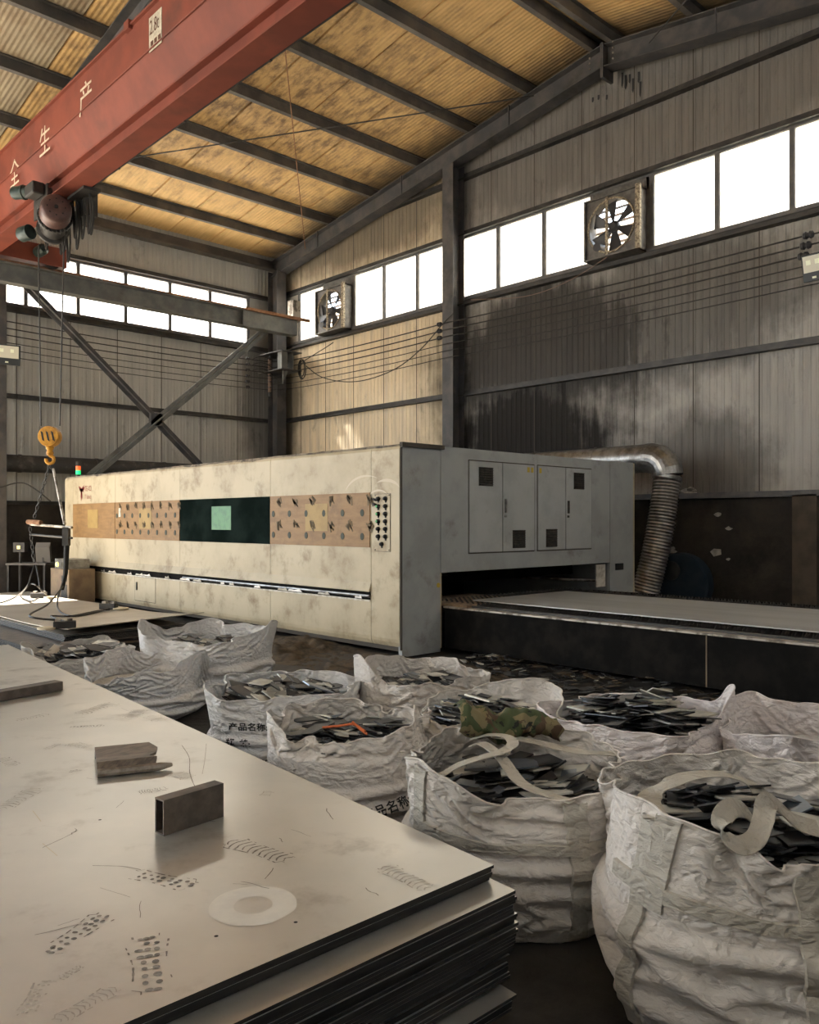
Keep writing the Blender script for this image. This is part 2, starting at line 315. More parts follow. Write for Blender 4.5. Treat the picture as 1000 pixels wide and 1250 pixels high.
class MB:
    """collects simple shapes into one mesh"""
    def __init__(self): self.v = []; self.f = []; self.mi = []; self.mat = 0
    def add(self, vs, fs):
        k = len(self.v); self.v += [tuple(p) for p in vs]; self.f += [[i + k for i in f] for f in fs]; self.mi += [self.mat] * len(fs)
    def box(self, a, b):
        (x0, y0, z0), (x1, y1, z1) = a, b
        x0, x1 = min(x0, x1), max(x0, x1); y0, y1 = min(y0, y1), max(y0, y1); z0, z1 = min(z0, z1), max(z0, z1)
        self.add([(x0, y0, z0), (x1, y0, z0), (x1, y1, z0), (x0, y1, z0), (x0, y0, z1), (x1, y0, z1), (x1, y1, z1), (x0, y1, z1)],
                 [(0, 3, 2, 1), (4, 5, 6, 7), (0, 1, 5, 4), (1, 2, 6, 5), (2, 3, 7, 6), (3, 0, 4, 7)])
    def obox(self, c, ax, ay, az):
        """oriented box: centre and three half-axis vectors"""
        c, ax, ay, az = map(Vector, (c, ax, ay, az)); vs = []
        for s in (-1, 1):
            vs += [c - ax - ay + az * s, c + ax - ay + az * s, c + ax + ay + az * s, c - ax + ay + az * s]
        self.add(vs, [(0, 3, 2, 1), (4, 5, 6, 7), (0, 1, 5, 4), (1, 2, 6, 5), (2, 3, 7, 6), (3, 0, 4, 7)])
    def prism(self, prof, p0, p1, u, w, closed=True, caps=True):
        """profile of (a,b) pairs along p0->p1; a along u, b along w"""
        p0, p1, u, w = map(Vector, (p0, p1, u, w)); n = len(prof)
        vs = [p0 + u * a + w * b for a, b in prof] + [p1 + u * a + w * b for a, b in prof]
        fs = [(i, (i + 1) % n, n + (i + 1) % n, n + i) for i in range(n if closed else n - 1)]
        if caps and closed: fs += [tuple(range(n))[::-1], tuple(range(n, 2 * n))]
        self.add(vs, fs)
    def tube(self, pts, r, seg=8, caps=True):
        pts = [Vector(p) for p in pts]; n = len(pts); rs = r if isinstance(r, (list, tuple)) else [r] * n
        t = [(pts[min(i + 1, n - 1)] - pts[max(i - 1, 0)]).normalized() for i in range(n)]
        ref = Vector((0, 0, 1)) if abs(t[0].z) < 0.9 else Vector((1, 0, 0))
        u = t[0].cross(ref).normalized(); vs = []
        for i in range(n):
            u = (u - t[i] * u.dot(t[i])).normalized(); w = t[i].cross(u)
            vs += [pts[i] + (u * math.cos(q * math.tau / seg) + w * math.sin(q * math.tau / seg)) * rs[i] for q in range(seg)]
        fs = [(i * seg + q, i * seg + (q + 1) % seg, (i + 1) * seg + (q + 1) % seg, (i + 1) * seg + q) for i in range(n - 1) for q in range(seg)]
        if caps: fs += [tuple(range(seg))[::-1], tuple(range((n - 1) * seg, n * seg))]
        self.add(vs, fs)
    def lathe(self, prof, c, axis, seg=24):
        """profile of (radius, height) turned around an axis through c"""
        c, ax = Vector(c), Vector(axis).normalized()
        u = ax.cross(Vector((0, 0, 1)) if abs(ax.z) < 0.9 else Vector((1, 0, 0))).normalized(); w = ax.cross(u)
        vs = []; n = len(prof)
        for r, h in prof:
            vs += [c + ax * h + (u * math.cos(q * math.tau / seg) + w * math.sin(q * math.tau / seg)) * max(r, 1e-4) for q in range(seg)]
        fs = [(i * seg + q, i * seg + (q + 1) % seg, (i + 1) * seg + (q + 1) % seg, (i + 1) * seg + q) for i in range(n - 1) for q in range(seg)]
        fs += [tuple(range(seg))[::-1], tuple(range((n - 1) * seg, n * seg))]
        self.add(vs, fs)
    def mesh(self, name, mats, smooth=False):
        me = bpy.data.meshes.new(name); me.from_pydata(self.v, [], self.f)
        for m in ([mats] if isinstance(mats, str) else mats): me.materials.append(MATS[m])
        me.polygons.foreach_set('material_index', self.mi)
        bm = bmesh.new(); bm.from_mesh(me); bmesh.ops.recalc_face_normals(bm, faces=bm.faces); bm.to_mesh(me); bm.free()
        if smooth:
            me.shade_smooth()
            try: me.set_sharp_from_angle(angle=math.radians(40))
            except Exception: pass
        me.update(); return me
    def build(self, name, mats, parent=None, smooth=False, origin=None):
        """one mesh object; geometry is given in world space, the object sits at its parent's base (or its own)"""
        off = Vector(origin) if origin is not None else (Vector(parent_base(parent)) if parent is not None else None)
        if off is None:
            a = np.array(self.v); off = Vector(((a[:, 0].min() + a[:, 0].max()) / 2, (a[:, 1].min() + a[:, 1].max()) / 2, a[:, 2].min()))
        self.v = [(p[0] - off.x, p[1] - off.y, p[2] - off.z) for p in self.v]
        me = self.mesh(name, mats, smooth)
        o = link(name, me, parent)
        if parent is None: o.location = off
        return o

def parent_base(o):
    p = Vector((0, 0, 0))
    while o is not None: p = p + o.location; o = o.parent
    return p

def bevel(o, w=0.006, seg=2):
    m = o.modifiers.new('bevel', 'BEVEL'); m.width = w; m.segments = seg; m.limit_method = 'ANGLE'; m.angle_limit = math.radians(40)
    return o

def smooth_path(pts, n=8):
    pts = [Vector(p) for p in pts]; out = []
    for i in range(len(pts) - 1):
        p0, p1, p2, p3 = pts[max(i - 1, 0)], pts[i], pts[i + 1], pts[min(i + 2, len(pts) - 1)]
        for k in range(n):
            t = k / n
            out.append(0.5 * ((2 * p1) + (p2 - p0) * t + (2 * p0 - 5 * p1 + 4 * p2 - p3) * t * t + (3 * p1 - p0 - 3 * p2 + p3) * t ** 3))
    out.append(pts[-1]); return out

def sag(a, b, s, n=14):
    a, b = Vector(a), Vector(b)
    return [a.lerp(b, i / n) - Vector((0, 0, s * 4 * (i / n) * (1 - i / n))) for i in range(n + 1)]

def text_mesh(body, size, bold=0.0):
    """flat glyph outlines as (verts2d, faces)"""
    cu = bpy.data.curves.new('glyphs', 'FONT'); cu.body = body; cu.size = size; cu.resolution_u = 2; cu.fill_mode = 'FRONT'; cu.offset = bold * size
    o = bpy.data.objects.new('glyphs', cu); COL.objects.link(o)
    dg = bpy.context.evaluated_depsgraph_get(); me = bpy.data.meshes.new_from_object(o.evaluated_get(dg))
    vs = [tuple(v.co) for v in me.vertices]; fs = [tuple(p.vertices) for p in me.polygons]
    bpy.data.objects.remove(o); bpy.data.curves.remove(cu); bpy.data.meshes.remove(me)
    return vs, fs

def lettering(name, body, size, origin, right, up, mat_name, parent, lift=0.003):
    vs, fs = text_mesh(body, size); right, up = Vector(right), Vector(up); n = right.cross(up)
    mb = MB(); mb.add([Vector(origin) + right * x + up * y + n * lift for x, y, _ in vs], fs)
    return mb.build(name, mat_name, parent)

# ------------------------------------------------------------------ the hall: floor, walls, roof, windows
U, V, V0, X0 = 13.5, 19.6, -2.1, -12.0           # gable wall x, eave walls y, open end x
RIDGE = 8.7
def zraf(y): return 10.36 - 0.145 * abs(y - RIDGE)     # rafter top = purlin bottom
def zroof(y): return zraf(y) + 0.20

mb = MB(); mb.box((X0 - 2, V0 - 0.3, -0.12), (U + 0.3, V + 0.3, 0.0)); tag(mb.build('floor', 'floor_concrete'), 'dark oily concrete workshop floor', 'floor', kind='structure')
g = MB()
for a, b in (((-70, -70), (X0 - 2, 80)), ((X0 - 2, V + 0.3), (80, 80)), ((X0 - 2, -70), (80, V0 - 0.3)), ((U + 0.3, V0 - 0.3), (80, V + 0.3))):
    g.box((*a, -0.3), (*b, -0.02))
tag(g.build('ground_outside', 'outdoor_ground'), 'pale sunlit concrete yard around the hall', 'ground', kind='structure')

def ribbed(mb, axis, h0, h1, z0, z1, face, inward, pitch=0.1275, depth=0.008, ztop=None):
    """one cladding panel: shallow vertical ribs, real thickness. axis 1: runs along y at x=face; axis 0: runs along x at y=face"""
    n = max(2, round((h1 - h0) / pitch)); prof = []
    for i in range(n):
        a = h0 + (h1 - h0) * i / n; w = (h1 - h0) / n
        prof += [(a + 0.004, 0.0), (a + w * 0.62, 0.0), (a + w * 0.70, depth), (a + w * 0.92, depth)]
    prof += [(h1 - 0.004, 0.0)]
    pts = [(h, face + inward * (0.0 + d)) for h, d in prof]
    back = face - inward * 0.05
    k = len(pts); zt = ztop or (lambda h: z1)
    def P(h, f, z): return (f, h, z) if axis == 1 else (h, f, z)
    vs = [P(h, f, z0) for h, f in pts] + [P(h, f, zt(h)) for h, f in pts]
    fs = [(i, i + 1, k + i + 1, k + i) for i in range(k - 1)]
    q = len(vs)
    vs += [P(pts[0][0], back, z0), P(pts[-1][0], back, z0), P(pts[0][0], back, zt(pts[0][0])), P(pts[-1][0], back, zt(pts[-1][0]))]
    fs += [(q, q + 1, q + 3, q + 2), (0, k, q + 2, q), (k - 1, 2 * k - 1, q + 3, q + 1)]
    mb.add(vs, fs)

SILL, WB, WT = 2.03, 6.50, 7.88
# gable wall (right): sooty masonry below, cladding above
w = MB(); w.box((U - 0.02, V0, 0), (U + 0.25, V, SILL)); wall_right = tag(w.build('wall_right', 'knee_wall', origin=(U, 8.7, 0)), 'sooty masonry knee wall below ribbed cladding', 'wall', kind='structure')
seams = [19.55, 18.65, 17.55]
while seams[-1] > -1.2: seams.append(seams[-1] - 1.156)
seams.append(V0)
for a, b in zip(seams[1:], seams[:-1]):
    clad = 'gable_cladding_sunlit' if a > 12.6 else 'gable_cladding'
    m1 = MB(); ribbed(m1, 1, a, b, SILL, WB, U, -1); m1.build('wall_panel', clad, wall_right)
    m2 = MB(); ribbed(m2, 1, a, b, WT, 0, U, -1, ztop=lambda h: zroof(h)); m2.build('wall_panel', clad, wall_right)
    j = MB(); j.box((U - 0.010, a - 0.009, SILL), (U, a + 0.009, WB)); j.build('panel_joint', 'seam_dark', wall_right)
    j = MB(); j.box((U - 0.010, a - 0.009, WT), (U, a + 0.009, zroof(a) - 0.02)); j.build('panel_joint', 'seam_dark', wall_right)
def girt(y0, y1, z, hh=0.13, dep=0.14, par=None, matn='black_iron', face=U, along='y'):
    m = MB()
    if along == 'y': m.prism([(0, 0), (dep, 0), (dep, 0.03), (0.03, 0.03), (0.03, hh), (0, hh)], (face, y0, z - hh / 2), (face, y1, z - hh / 2), (-1, 0, 0), (0, 0, 1))
    else: m.prism([(0, 0), (dep, 0), (dep, 0.03), (0.03, 0.03), (0.03, hh), (0, hh)], (y0, face, z - hh / 2), (y1, face, z - hh / 2), (0, -1, 0), (0, 0, 1))
    return m.build('girt', matn, par)
girt(V0, V, 4.42, par=wall_right); girt(V0, V, 9.18, 0.16, par=wall_right); girt(V0, V, SILL + 0.02, 0.10, 0.12, par=wall_right, matn='frame_grey')
girt(V0, V, WB - 0.07, 0.16, 0.16, par=wall_right); girt(V0, V, WT + 0.06, 0.14, 0.14, par=wall_right)
m = MB(); m.box((U - 0.12, 5.05, 0), (U, 5.42, SILL)); m.build('brick_pier', 'pier_brown', wall_right)
rng = random.Random(5)
for i in range(9):                                                  # pale patches where the soot coat has flaked off
    px, py = rng.choice([(870, 650), (815, 668), (885, 668), (878, 678), (840, 600), (830, 665), (895, 640), (868, 632), (818, 670)]), 0
    q = at(px[0] + rng.uniform(-12, 12), px[1] + rng.uniform(-6, 6), x=U - 0.02)
    mm = MB(); k = rng.randint(5, 8); r0 = rng.uniform(0.03, 0.09)
    ring = [(r0 * rng.uniform(0.5, 1.2) * math.cos(j * math.tau / k) * 1.6, r0 * rng.uniform(0.4, 1.0) * math.sin(j * math.tau / k)) for j in range(k)]
    mm.prism(ring, (q.x, q.y, q.z), (q.x - 0.006, q.y, q.z), (0, 1, 0), (0, 0, 1)); mm.build('flaked_patch', 'plaster_white', wall_right)
for i, (px, py) in enumerate([(760, 97), (764, 100), (769, 99), (773, 104), (780, 96), (782, 108), (724, 127), (731, 124), (741, 124)]):   # soot drips under the ridge
    q = at(px, py, x=U - 0.016); mm = MB(); l = rng.uniform(0.16, 0.34) if i < 6 else 0.09
    mm.prism([(-0.022, 0), (0.02, 0.01), (0.024, -l * 0.8), (0.0, -l), (-0.018, -l * 0.7)], q + Vector((0, 0, 0.12)), q + Vector((-0.004, 0, 0.12)), (0, 1, 0), (0, 0, 1))
    mm.build('soot_drip', 'ink_black', wall_right)

# eave wall (back left) with the window band; the hall goes on to the left as an open door bay
w = MB(); w.box((3.4, V - 0.02, 0), (U + 0.25, V + 0.25, SILL)); wall_back = tag(w.build('wall_back', 'knee_wall', origin=(9, V, 0)), 'dark knee wall below flat grey cladding', 'wall', kind='structure')
xs = [U]
for x in (12.08, 10.97, 9.87, 8.72, 7.59, 6.39, 5.25, 4.1, 3.4): xs.append(x)
for a, b in zip(xs[1:], xs[:-1]):
    m1 = MB(); ribbed(m1, 0, a, b, SILL, 6.42, V, -1, pitch=0.18, depth=0.006); m1.build('wall_panel', 'eave_cladding', wall_back)
    m2 = MB(); ribbed(m2, 0, a, b, 7.72, 9.0, V, -1, pitch=0.11, depth=0.012); m2.build('wall_panel', 'eave_cladding', wall_back)
    j = MB(); j.box((a - 0.007, V - 0.008, SILL), (a + 0.007, V, 6.42)); j.build('panel_joint', 'seam_dark', wall_back)
girt(3.4, U, 4.40, face=V, along='x', par=wall_back, hh=0.11, dep=0.12); girt(3.4, U, 6.34, face=V, along='x', par=wall_back, hh=0.15); girt(3.4, U, 7.79, face=V, along='x', par=wall_back)
girt(3.4, U, 8.72, face=V, along='x', par=wall_back, hh=0.30, dep=0.26, matn='purlin_steel'); girt(3.4, U, SILL, face=V, along='x', par=wall_back, hh=0.08)
for a, b in ((-6.5, 3.4),):                                          # lintel cladding over the open door bay
    k = 9
    for i in range(k):
        m1 = MB(); ribbed(m1, 0, a + (b - a) * i / k, a + (b - a) * (i + 1) / k, 6.0, 9.0, V, -1, pitch=0.18, depth=0.006); m1.build('wall_panel', 'eave_cladding', wall_back)
# eave wall behind and right of the camera
w = MB(); w.box((X0, V0 - 0.25, 0), (U, V0, 1.2)); wall_front = tag(w.build('wall_front', 'knee_wall', origin=(0, V0, 0)), 'knee wall and cladding behind the standpoint', 'wall', kind='structure')
k = 22
for i in range(k):
    a, b = X0 + (U - X0) * i / k, X0 + (U - X0) * (i + 1) / k
    m1 = MB(); ribbed(m1, 0, a, b, 1.2, 5.9, V0, 1, pitch=0.18, depth=0.006); m1.build('wall_panel', 'eave_cladding', wall_front)
    m2 = MB(); ribbed(m2, 0, a, b, 7.5, 8.9, V0, 1, pitch=0.18, depth=0.006); m2.build('wall_panel', 'eave_cladding', wall_front)

# unseen far end of the hall, added to shape light: cladding below, key-light glazing above
w = MB(); w.box((X0 - 0.25, V0, 0), (X0, V, 1.2)); wall_left_added = tag(w.build('wall_left_added', 'knee_wall', origin=(X0, 8.7, 0)), 'unseen knee wall and cladding added at the far end of the hall to shape the light', 'wall', kind='structure')
k = 18
yl = [V0 + (9.5 - V0) * i / 10 for i in range(10)] + [9.5 + (V - 9.5) * i / 8 for i in range(9)]
for a, b in zip(yl[:-1], yl[1:]):
    m1 = MB(); ribbed(m1, 1, a, b, 1.2, 2.6 if a > 9.3 else 9.0, X0, 1, pitch=0.18, depth=0.006); m1.build('wall_panel', 'eave_cladding', wall_left_added)
# roof: outer skin, one lining panel per strip, purlins
r = MB()
for s, ye in ((1, V + 0.3), (-1, V0 - 0.3)):
    r.add([(X0, RIDGE, zroof(RIDGE) + 0.10), (U + 0.3, RIDGE, zroof(RIDGE) + 0.10), (U + 0.3, ye, zroof(ye) + 0.10), (X0, ye, zroof(ye) + 0.10),
           (X0, RIDGE, zroof(RIDGE) + 0.14), (U + 0.3, RIDGE, zroof(RIDGE) + 0.14), (U + 0.3, ye, zroof(ye) + 0.14), (X0, ye, zroof(ye) + 0.14)],
          [(0, 1, 2, 3), (4, 5, 6, 7), (0, 1, 5, 4), (1, 2, 6, 5), (2, 3, 7, 6), (3, 0, 4, 7)])
ceiling = tag(r.build('ceiling', 'seam_dark', origin=(0.75, RIDGE, 9)), 'pitched roof lined with stained yellow panels', 'ceiling', kind='structure')
xr = [U + 0.02]
while xr[-1] > X0 + 0.5: xr.append(xr[-1] - 1.15)
prnd = random.Random(3)
for a, b in zip(xr[1:], xr[:-1]):
    for s, ye in ((1, V), (-1, V0)):
        dz = prnd.uniform(-0.008, 0.008); m1 = MB(); g0, g1 = a + 0.019, b - 0.019
        m1.add([(g0, RIDGE, zroof(RIDGE) + dz), (g1, RIDGE, zroof(RIDGE) + dz), (g1, ye, zroof(ye) + dz), (g0, ye, zroof(ye) + dz),
                (g0, RIDGE, zroof(RIDGE) + 0.06), (g1, RIDGE, zroof(RIDGE) + 0.06), (g1, ye, zroof(ye) + 0.06), (g0, ye, zroof(ye) + 0.06)],
               [(0, 1, 2, 3), (4, 5, 6, 7), (0, 1, 5, 4), (1, 2, 6, 5), (2, 3, 7, 6), (3, 0, 4, 7)])
        m1.build('roof_panel', 'roof_lining' if a > 5.4 else 'roof_lining_shaded', ceiling)
PY = [8.50, 8.90, 10.45, 12.03, 13.62, 15.22, 16.85, 18.30, 6.92, 5.32, 3.72, 2.12, 0.52, -1.1]
for y in PY:
    m1 = MB(); z = zraf(y)                                             # Z-shaped purlin
    m1.prism([(-0.012, 0.0), (0.09, 0.0), (0.09, 0.03), (0.012, 0.03), (0.012, 0.2), (-0.08, 0.2), (-0.08, 0.185), (-0.012, 0.185)], (X0, y, z), (U, y, z), (0, 1, 0), (0, 0, 1))
    m1.build('purlin', 'purlin_steel', ceiling)

# windows: frames, mullions, panes
def window_band(name, label, along, face, h0, h1, z0, z1, mull, skip=(), inward=-1, pane_t=0.008):
    wnd = bpy.data.objects.new(name, None); COL.objects.link(wnd); wnd.location = ((face, (h0 + h1) / 2, z0) if along == 'y' else ((h0 + h1) / 2, face, z0))
    tag(wnd, label, 'window', kind='structure')
    def bx(m, ha, hb, za, zb, da, db):
        if along == 'y': m.box((face + inward * da, ha, za), (face + inward * db, hb, zb))
        else: m.box((ha, face + inward * da, za), (hb, face + inward * db, zb))
    for za, zb in ((z0 - 0.02, z0 + 0.05), (z1 - 0.05, z1 + 0.02)):
        m = MB(); bx(m, h0, h1, za, zb, -0.05, 0.05); m.build('frame_rail', 'frame_grey', wnd)
    m = MB(); bx(m, h0, h1, z1 + 0.0, z1 + 0.03, 0.05, 0.06); m.build('frame_bead', 'frame_wood', wnd)
    for h in mull:
        m = MB(); bx(m, h - 0.04, h + 0.04, z0, z1, -0.04, 0.045); m.build('mullion', 'frame_grey', wnd)
    ms = sorted(mull)
    for a, b in zip(ms[:-1], ms[1:]):
        if any(a < s < b for s in skip): continue
        m = MB(); bx(m, a + 0.045, b - 0.045, z0 + 0.05, z1 - 0.05, 0.0, pane_t); m.build('pane', 'dusty_glass', wnd)
    return wnd
MUL = [19.5, 18.70, 17.58, 16.34, 15.20, 14.03, 12.63, 11.56, 10.35, 9.20, 7.93, 6.70, 5.455, 4.2, 2.95, 1.7, 0.45, -0.8, -2.05]
window_band('window_1', 'long strip window high in the gable wall', 'y', U, V0, V, WB, WT, MUL, skip=(19.1, 17.0, 8.6))
m = MB(); m.box((U - 0.03, 18.72, WB), (U + 0.03, 19.5, WT)); m.build('wall_panel', 'gable_cladding', wall_right)
window_band('window_2', 'strip window high in the back wall', 'x', V, 5.3, 12.43, 6.42, 7.72, [12.39, 11.23, 10.09, 8.92, 7.76, 6.58, 5.34])
m = MB(); m.box((12.45, V - 0.03, 6.42), (U, V + 0.03, 7.72)); m.build('wall_panel', 'eave_cladding', wall_back)
m = MB(); m.box((3.4, V - 0.03, 6.42), (5.3, V + 0.03, 7.72)); m.build('wall_panel', 'eave_cladding', wall_back)
window_band('window_3_fill', 'unseen strip window behind the standpoint, sized for fill light', 'x', V0, X0, U, 5.9, 7.5, [X0 + 0.05 + i * (U - X0 - 0.1) / 20 for i in range(21)], inward=1)  # unseen; its height is set for the fill light

window_band('window_4_key', 'unseen tall glazing added as key light in the end wall behind the standpoint', 'y', X0, 9.5, V, 2.6, 8.6, [9.55 + i * (V - 9.6) / 9 for i in range(10)], inward=1)  # unseen; glazed on one side only, added as the key light

# neighbour building seen pale through the panes
nb = empty('neighbour_building', (25.5, 10, 0), 'pale cream building across the yard behind the strip window', 'building')
m = MB(); m.box((24, -25, 0), (27, 48, 11.3)); m.build('facade', 'neighbour_cream', nb)
m = MB(); m.box((23.8, -25, 11.3), (27, 48, 11.5)); m.build('eaves', 'neighbour_cream', nb)

# ------------------------------------------------------------------ steel frame
def hsec(w, d, tf=0.018, tw=0.012):
    a, b = w / 2, d / 2
    return [(-a, -b), (a, -b), (a, -b + tf), (tw, -b + tf), (tw, b - tf), (a, b - tf), (a, b), (-a, b), (-a, b - tf), (-tw, b - tf), (-tw, -b + tf), (-a, -b + tf)]
def column(x, y, ztop, w, d, label, flange_axis='y', cat='column'):
    e = empty('steel_column', (x, y, 0), label, cat, None)
    u, v = ((0, 1, 0), (1, 0, 0)) if flange_axis == 'y' else ((1, 0, 0), (0, 1, 0))
    m = MB(); m.prism(hsec(w, d), (x, y, 0), (x, y, ztop), u, v); m.build('shaft', 'dark_steel', e)
    m = MB(); m.box((x - w * 0.7, y - w * 0.7, 0), (x + w * 0.7, y + w * 0.7, 0.025)); m.build('base_plate', 'dark_steel', e)
    return e
col_mid = column(13.22, 12.63, zraf(12.63) - 0.42, 0.32, 0.36, 'dark steel column rising in front of the gable wall windows')
col_corner = column(13.12, 19.25, 8.5, 0.30, 0.44, 'dark steel corner column carrying the bracketed runway beam end', 'x')
col_left = column(5.72, 18.95, 8.6, 0.36, 0.5, 'dark steel column with a floodlight strapped to it', 'x')
# stiffener brackets on the corner column
for z in (6.10, 5.62):
    m = MB(); m.box((12.55, 18.2, z), (13.2, 19.3, z + 0.02)); m.build('bracket_plate', 'dark_steel', col_corner)
m = MB(); m.box((12.62, 18.3, 5.64), (12.80, 18.5, 6.10)); m.box((12.95, 18.3, 5.64), (13.0, 18.5, 6.10)); m.build('bracket_web', 'grey_steel', col_corner)
m = MB(); m.prism([(0, 0), (0.16, 0.36), (0, 0.36)], (12.72, 18.38, 5.26), (12.72, 18.42, 5.26), (1, 0, 0), (0, 0, 1)); m.build('bracket_gusset', 'grey_steel', col_corner)
m = MB(); m.box((12.5, 17.62, 6.76), (12.72, 17.86, 7.30)); m.build('end_stop', 'worn_edge', col_corner)
# gable rafters (two halves bolted at the ridge)
for s, ye, lab in ((1, V - 0.1, 'dark steel roof rafter sloping up from the corner column'), (-1, V0 + 0.1, 'dark steel roof rafter falling away beyond the ridge joint')):
    e = empty('roof_rafter', (13.2, RIDGE, zraf(RIDGE) - 0.5), lab, 'rafter')
    ya, yb = RIDGE, ye; d = 0.42; m = MB()
    for x0, x1, o0, o1 in ((13.05, 13.35, 0, 0.02), (13.19, 13.21, 0.02, d - 0.02), (13.05, 13.35, d - 0.02, d)):
        vs = []
        for y in (ya, yb):
            dd = 1.0
            vs += [(x0, y, zraf(y) - o0), (x1, y, zraf(y) - o0), (x1, y, zraf(y) - o1), (x0, y, zraf(y) - o1)]
        m.add(vs, [(0, 1, 2, 3), (4, 5, 6, 7), (0, 1, 5, 4), (1, 2, 6, 5), (2, 3, 7, 6), (3, 0, 4, 7)])
    m.build('beam', 'dark_steel', e)
    m = MB(); m.box((13.03, RIDGE + s * 0.002, zraf(RIDGE) - 0.62), (13.37, RIDGE + s * 0.03, zraf(RIDGE) + 0.02)); m.build('ridge_plate', 'dark_steel', e)
    for k in range(3):
        y = RIDGE + s * (2.2 + 3.2 * k); m = MB(); m.box((13.03, y, zraf(y) - d), (13.06, y + 0.02, zraf(y))); m.build('stiffener', 'dark_steel', e)
    m = MB()
    for k in range(4): m.lathe([(0.018, 0), (0.018, 0.02)], (13.03, RIDGE + s * 0.25, zraf(RIDGE) - 0.08 - 0.1 * k), (-1, 0, 0), 6)
    tag(m.build('bolt_row', 'worn_edge', e), kind='stuff')
# second frame one bay nearer, above the left column, hidden in part by the crane
for ya, ye, lab in ((RIDGE, V - 0.1, 'dark steel roof rafter running just above the red crane girder'),):
    e = empty('roof_rafter', (5.93, RIDGE, zraf(RIDGE) - 0.5), lab, 'rafter'); m = MB()
    for x0, x1, o0, o1 in ((5.78, 6.08, 0, 0.02), (5.92, 5.94, 0.02, 0.40), (5.78, 6.08, 0.40, 0.42)):
        vs = []
        for y in (ya, ye): vs += [(x0, y, zraf(y) - o0), (x1, y, zraf(y) - o0), (x1, y, zraf(y) - o1), (x0, y, zraf(y) - o1)]
        m.add(vs, [(0, 1, 2, 3), (4, 5, 6, 7), (0, 1, 5, 4), (1, 2, 6, 5), (2, 3, 7, 6), (3, 0, 4, 7)])
    m.build('beam', 'dark_steel', e)
# roof bracing rods
def rod(pts, r, label, cat='rod', matn='black_iron', name='brace_rod', group=None):
    m = MB(); m.tube(pts, r, 6); return tag(m.build(name, matn, smooth=True), label, cat, group)
def roofpt(px, py, drop=0.14):
    z = 9.5
    for _ in range(12):
        q = at(px, py, z=z); z = zraf(q.y) - drop
    return q
a1, b1 = roofpt(345, 30), roofpt(373, 307)
d1 = (b1 - a1); rod([a1 - d1 * 0.25, a1, b1], 0.011, 'thin rusty bracing rod running down the roof to the corner column', matn='rust')
a2, b2 = roofpt(125, 198), roofpt(652, 117)
r2 = rod([a2, a2.lerp(b2, 0.47), b2], 0.013, 'thin black bracing rod crossing under the purlins to the gable rafter')
a3, b3 = at(793, 52, x=13.0), at(836, 2, x=11.9)
rod([a3, b3, b3 + (b3 - a3) * 0.6], 0.012, 'short bracing rod rising from the rafter just beyond the ridge')
# cross bracing in front of the back wall
e = empty('cross_brace', (9.4, 18.0, 3), 'dark steel cross brace of two diagonal angle bars below the runway beam', 'brace')
def angle_bar(p, q, w, name, matn, par, yoff):
    p, q = Vector(p), Vector(q); t = (q - p).normalized(); n = Vector((0, -1, 0)); s = t.cross(n).normalized(); m = MB()
    m.prism([(-w / 2, 0), (w / 2, 0), (w / 2, 0.02), (0.012, 0.02), (0.012, 0.09), (-0.012, 0.09), (-0.012, 0.02), (-w / 2, 0.02)], p + n * yoff, q + n * yoff, s, n)
    return m.build(name, matn, par)
bt = at(32, 348, y=18.0); bb = at(262, 588, y=18.0); ct = at(322, 404, y=18.0); cb = at(96, 592, y=18.0)
angle_bar(bt, bb, 0.20, 'diagonal_bar', 'dark_steel', e, 0.0); angle_bar(ct, cb, 0.20, 'diagonal_bar', 'grey_steel', e, 0.1)
q = at(191, 512, y=17.9); m = MB(); m.box((q.x - 0.14, 17.88, q.z - 0.14), (q.x + 0.14, 18.0, q.z + 0.14)); m.build('centre_plate', 'dark_steel', e)

# ------------------------------------------------------------------ overhead crane
YR, ZB, ZT = 17.65, 6.37, 6.77
e = empty('runway_beam', (8, YR, ZB), 'grey steel crane runway beam along the back wall windows', 'beam')
m = MB(); m.prism(hsec(0.26, ZT - ZB, 0.02, 0.008), (0.5, YR, (ZB + ZT) / 2), (12.55, YR, (ZB + ZT) / 2), (0, 1, 0), (0, 0, 1)); m.build('beam', 'grey_steel', e)
m = MB(); m.prism([(-0.04, 0), (0.04, 0), (0.02, 0.02), (0.025, 0.07), (-0.025, 0.07), (-0.02, 0.02)], (0.5, YR, ZT), (12.5, YR, ZT), (0, 1, 0), (0, 0, 1)); m.build('crane_rail', 'rust', e)
for x in (7.3, 7.42, 8.45, 9.6, 9.72, 10.9): m = MB(); m.box((x, YR - 0.13, ZT), (x + 0.06, YR - 0.06, ZT + 0.035)); m.build('rail_clip', 'worn_edge', e)
m = MB(); m.box((11.0, YR - 0.22, ZT - 0.02), (12.9, YR - 0.17, ZT + 0.05)); m.build('conductor_bar', 'rust', e)
m = MB(); m.box((10.95, YR - 0.135, ZB + 0.02), (12.55, YR - 0.125, ZT - 0.02)); m.build('web_plate', 'grey_steel', e)

